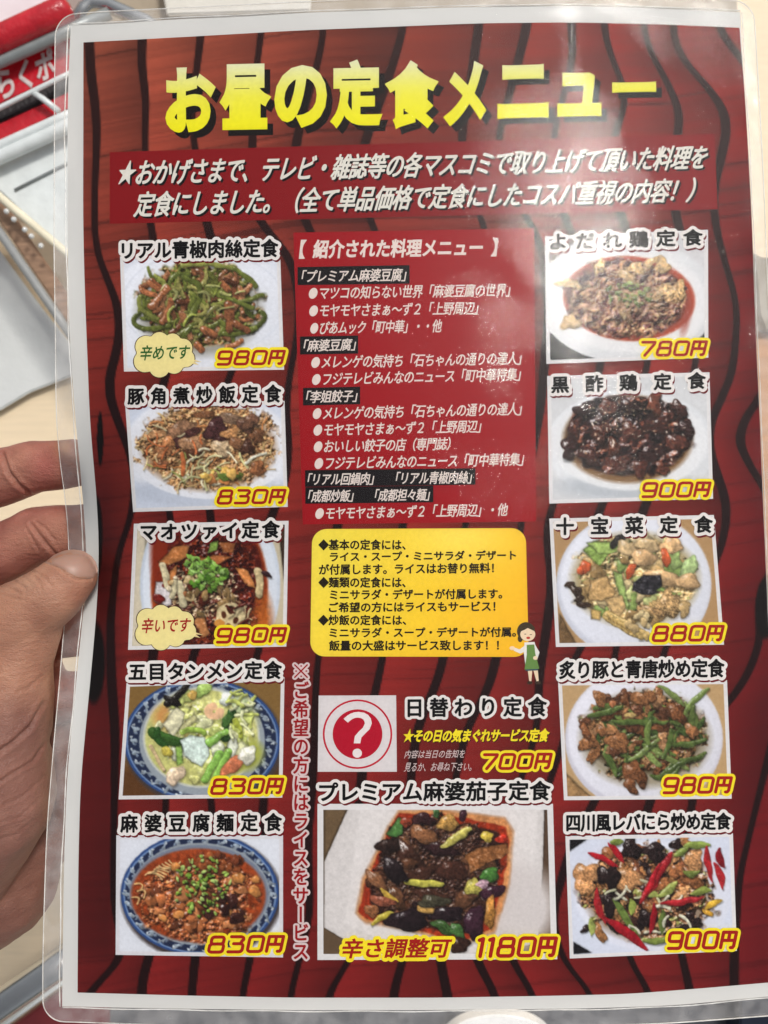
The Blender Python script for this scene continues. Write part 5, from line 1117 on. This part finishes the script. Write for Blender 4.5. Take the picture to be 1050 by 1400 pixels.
CREAM = simple('cream_plastic', (240, 232, 206), .35, .4); BRN = simple('brown_slat', (156, 126, 104), .5, .3, 60, stretch=(1, 6, 1), var=.3); CHR = simple('chrome', (196, 198, 198), .16, .5, 30, metal=.9, bump=.08, bscale=60)
rk = empty('display_rack', (-.30, .36, ZT), 'red and chrome display rack with white lettering at the upper left', 'rack')
def up(o, l=None):
    if l: o['label'] = l
    return o
prism('white_lid', [(-90, 75), (-60, -40), (28, -30), (100, -40), (82, -3), (0, 36)], .61, .03, simple('white_lid', (240, 226, 230), .3, .4, 30, bump=.5, bscale=40, var=.08), rk)
tube_px('red_bar', [(-90, 96), (-20, 64), (60, 27), (88, 14), (94, 10.5), (97, 9)], [.0102, .0102, .0102, .0102, .008, .003], REDP, 0, rk, d=.595, seg=24)
tube_px('grey_tube', [(-90, 122), (0, 84), (75, 51), (150, 18)], .0046, GREYM, 0, rk, d=.60, seg=16)
prism('sign_panel', [(-90, 132), (0, 92), (110, 44), (110, 92), (0, 143), (-90, 184)], .612, .006, REDP, rk)
def rack_text(s, q, mat, d):
    V, Fs = layout(s, .035); P = bil(q, V[:, 0], V[:, 1]); mesh_obj('sign_lettering', unproj(P[:, 0], P[:, 1], d-V[:, 2]*.0004), Fs, mat, rk)
rack_text('らくポ', [(-6, 96), (70, 64), (78, 104), (2, 140)], simple('sign_white', (214, 200, 198), .5, .3, 200, var=.2), .6115)
tube_px('white_rail', [(-90, 190), (0, 147), (75, 110), (110, 93)], .0018, WHP, 0, rk, d=.605, seg=12)
prism('black_band', [(-90, 193), (0, 150), (110, 95), (110, 116), (0, 166), (-90, 210)], .614, .004, BLK, rk)
prism('red_band', [(-90, 211), (0, 167), (110, 117), (110, 142), (0, 194), (-90, 236)], .615, .005, REDP, rk)
tube_px('clear_rod', [(46, 127), (60, 136), (80, 152)], .0024, WHP, 0, rk, d=.606, seg=10)
tube_px('chrome_rail', [(-90, 238), (0, 199), (80, 163), (110, 150)], .0036, WHP, 0, rk, d=.607, seg=14)
tube_px('chrome_rail', [(-90, 256), (0, 215), (88, 175), (110, 165)], .0052, WHP, 0, rk, d=.608, seg=14)
prism('frosted_panel', [(-90, 262), (0, 222), (120, 168), (120, 372), (60, 318), (0, 262), (-90, 300)], .618, .004, WHP, rk)
tube_px('panel_seam', [(20, 260), (75, 232), (110, 214)], .0012, GREYM, 0, rk, d=.617, seg=8)
tube_px('cream_edging', [(-60, 218), (14, 281), (90, 345), (120, 371)], .0032, CREAM, 0, rk, d=.606, seg=12)
prism('brown_slat', [(-60, 214), (2, 278), (20, 296), (76, 378), (110, 428), (110, 470), (74, 414), (0, 304), (-60, 240)], .622, .004, BRN, rk)
tube_px('grey_rail', [(-60, 250), (0, 318), (76, 428), (110, 478)], .0036, simple('grey_white', (150, 152, 152), .35, .4), 0, rk, d=.612, seg=12)
GLS = simple('clear_bead', (220, 222, 220), .08, .9, 30)
import bmesh
for (x, y) in ((9, 289), (19, 300), (34, 314), (43, 323), (56, 336)):
    bm = bmesh.new(); bmesh.ops.create_icosphere(bm, subdivisions=3, radius=.0021); me = bpy.data.meshes.new('bead'); bm.to_mesh(me); bm.free(); me.materials.append(GLS)
    me.polygons.foreach_set('use_smooth', [True]*len(me.polygons)); o = bpy.data.objects.new('bead', me); COL.objects.link(o); o.parent = rk; o.location = P3(x, y, 604)-parent_world(rk)
t = prism('plastic_sheet', [(-140, 300), (-40, 290), (60, 425), (120, 500), (120, 505), (40, 536), (0, 560), (-140, 625)], .69, .004, simple('white_sheet', (214, 217, 216), .35, .4, 24, bump=.6, bscale=50, var=.06), None)
tag(t, 'white frosted plastic tray lid on the table below the display rack', 'tray')
t = tube_px('steel_rail', [(-140, 1470), (-20, 1388), (75, 1322), (110, 1298)], .0115, CHR, 0, None, d=.60, seg=28); tag(t, 'thick chrome tube on the table below the hand', 'tube')
t = tube_px('white_rod', [(-140, 1500), (0, 1404), (75, 1350), (110, 1326)], .0022, WHP, 0, None, d=.615, seg=12); tag(t, 'thin white rod lying beside the chrome tube', 'rod')
t = prism('red_mat', [(-140, 1520), (0, 1416), (75, 1362), (110, 1340), (300, 1360), (300, 1500), (-140, 1600)], .66, .01, simple('dark_red_mat', (110, 36, 40), .5, .4, 60, var=.15)); tag(t, 'dark red mat at the lower left corner of the table', 'mat')
t = prism('steel_tray', [(150, 1372), (1010, 1372), (1010, 1500), (150, 1500)], .645, .02, simple('brushed_steel', (96, 98, 104), .35, .5, 50, metal=.6, bump=.2, stretch=(1, 8, 1))); tag(t, 'grey steel tray showing through the bottom rim of the laminate', 'tray')
pts = [(682+78*math.cos(a), 1432+44*math.sin(a)) for a in np.linspace(0, 2*math.pi, 40, endpoint=False)]  # added white disc stands in for the bright reflection on the bottom rim
t = prism('glare_disc', pts, .625, .012, simple('glare_white', (250, 250, 248), .15, .6)); tag(t, 'added white oval disc standing in for a bright reflection on the laminate rim', 'glare disc')
t = prism('navy_case', [(1012, 1350), (1250, 1340), (1250, 1500), (1012, 1500)], .62, .03, simple('navy', (26, 32, 48), .4, .4)); tag(t, 'dark navy case past the bottom right corner of the menu', 'case')
t = prism('wooden_stool', [(1028, 440), (1080, 450), (1300, 470), (1300, 800), (1040, 790)], .64, .03, simple('orange_wood', (190, 136, 86), .45, .4, 40, stretch=(1, 7, 1), var=.15)); tag(t, 'orange brown wooden board at the right edge', 'board')
t = prism('grey_tray', [(1030, 345), (1044, 352), (1300, 340), (1300, 455), (1046, 452), (1038, 430)], .63, .01, simple('grey_tray', (146, 136, 118), .5, .3)); tag(t, 'grey flat tray beside the orange wooden board', 'tray')
t = prism('greige_sheet', [(95, -90), (1000, -90), (1010, 24), (420, 60), (95, 80)], .66, .006, simple('greige_sheet', (176, 162, 142), .7, .2, 50, var=.1, bump=.3)); tag(t, 'greige sheet standing for the darker part of the table behind the top of the menu', 'sheet')  # gives the tabletop its darker tone along the top
t = prism('paper_napkin', [(212, -60), (430, -60), (424, 14), (228, 20)], .64, .004, simple('napkin', (226, 222, 212), .8, .2, 60, var=.05, bump=.3)); tag(t, 'cream folded paper napkin above the menu', 'napkin')
t = tube_px('chrome_handle', [(100, 40), (116, 12), (128, 4), (150, 8), (200, 30), (240, 60)], .006, CHR, 0, None, d=.62, seg=20); tag(t, 'bent chrome handle behind the top left corner of the menu', 'handle')
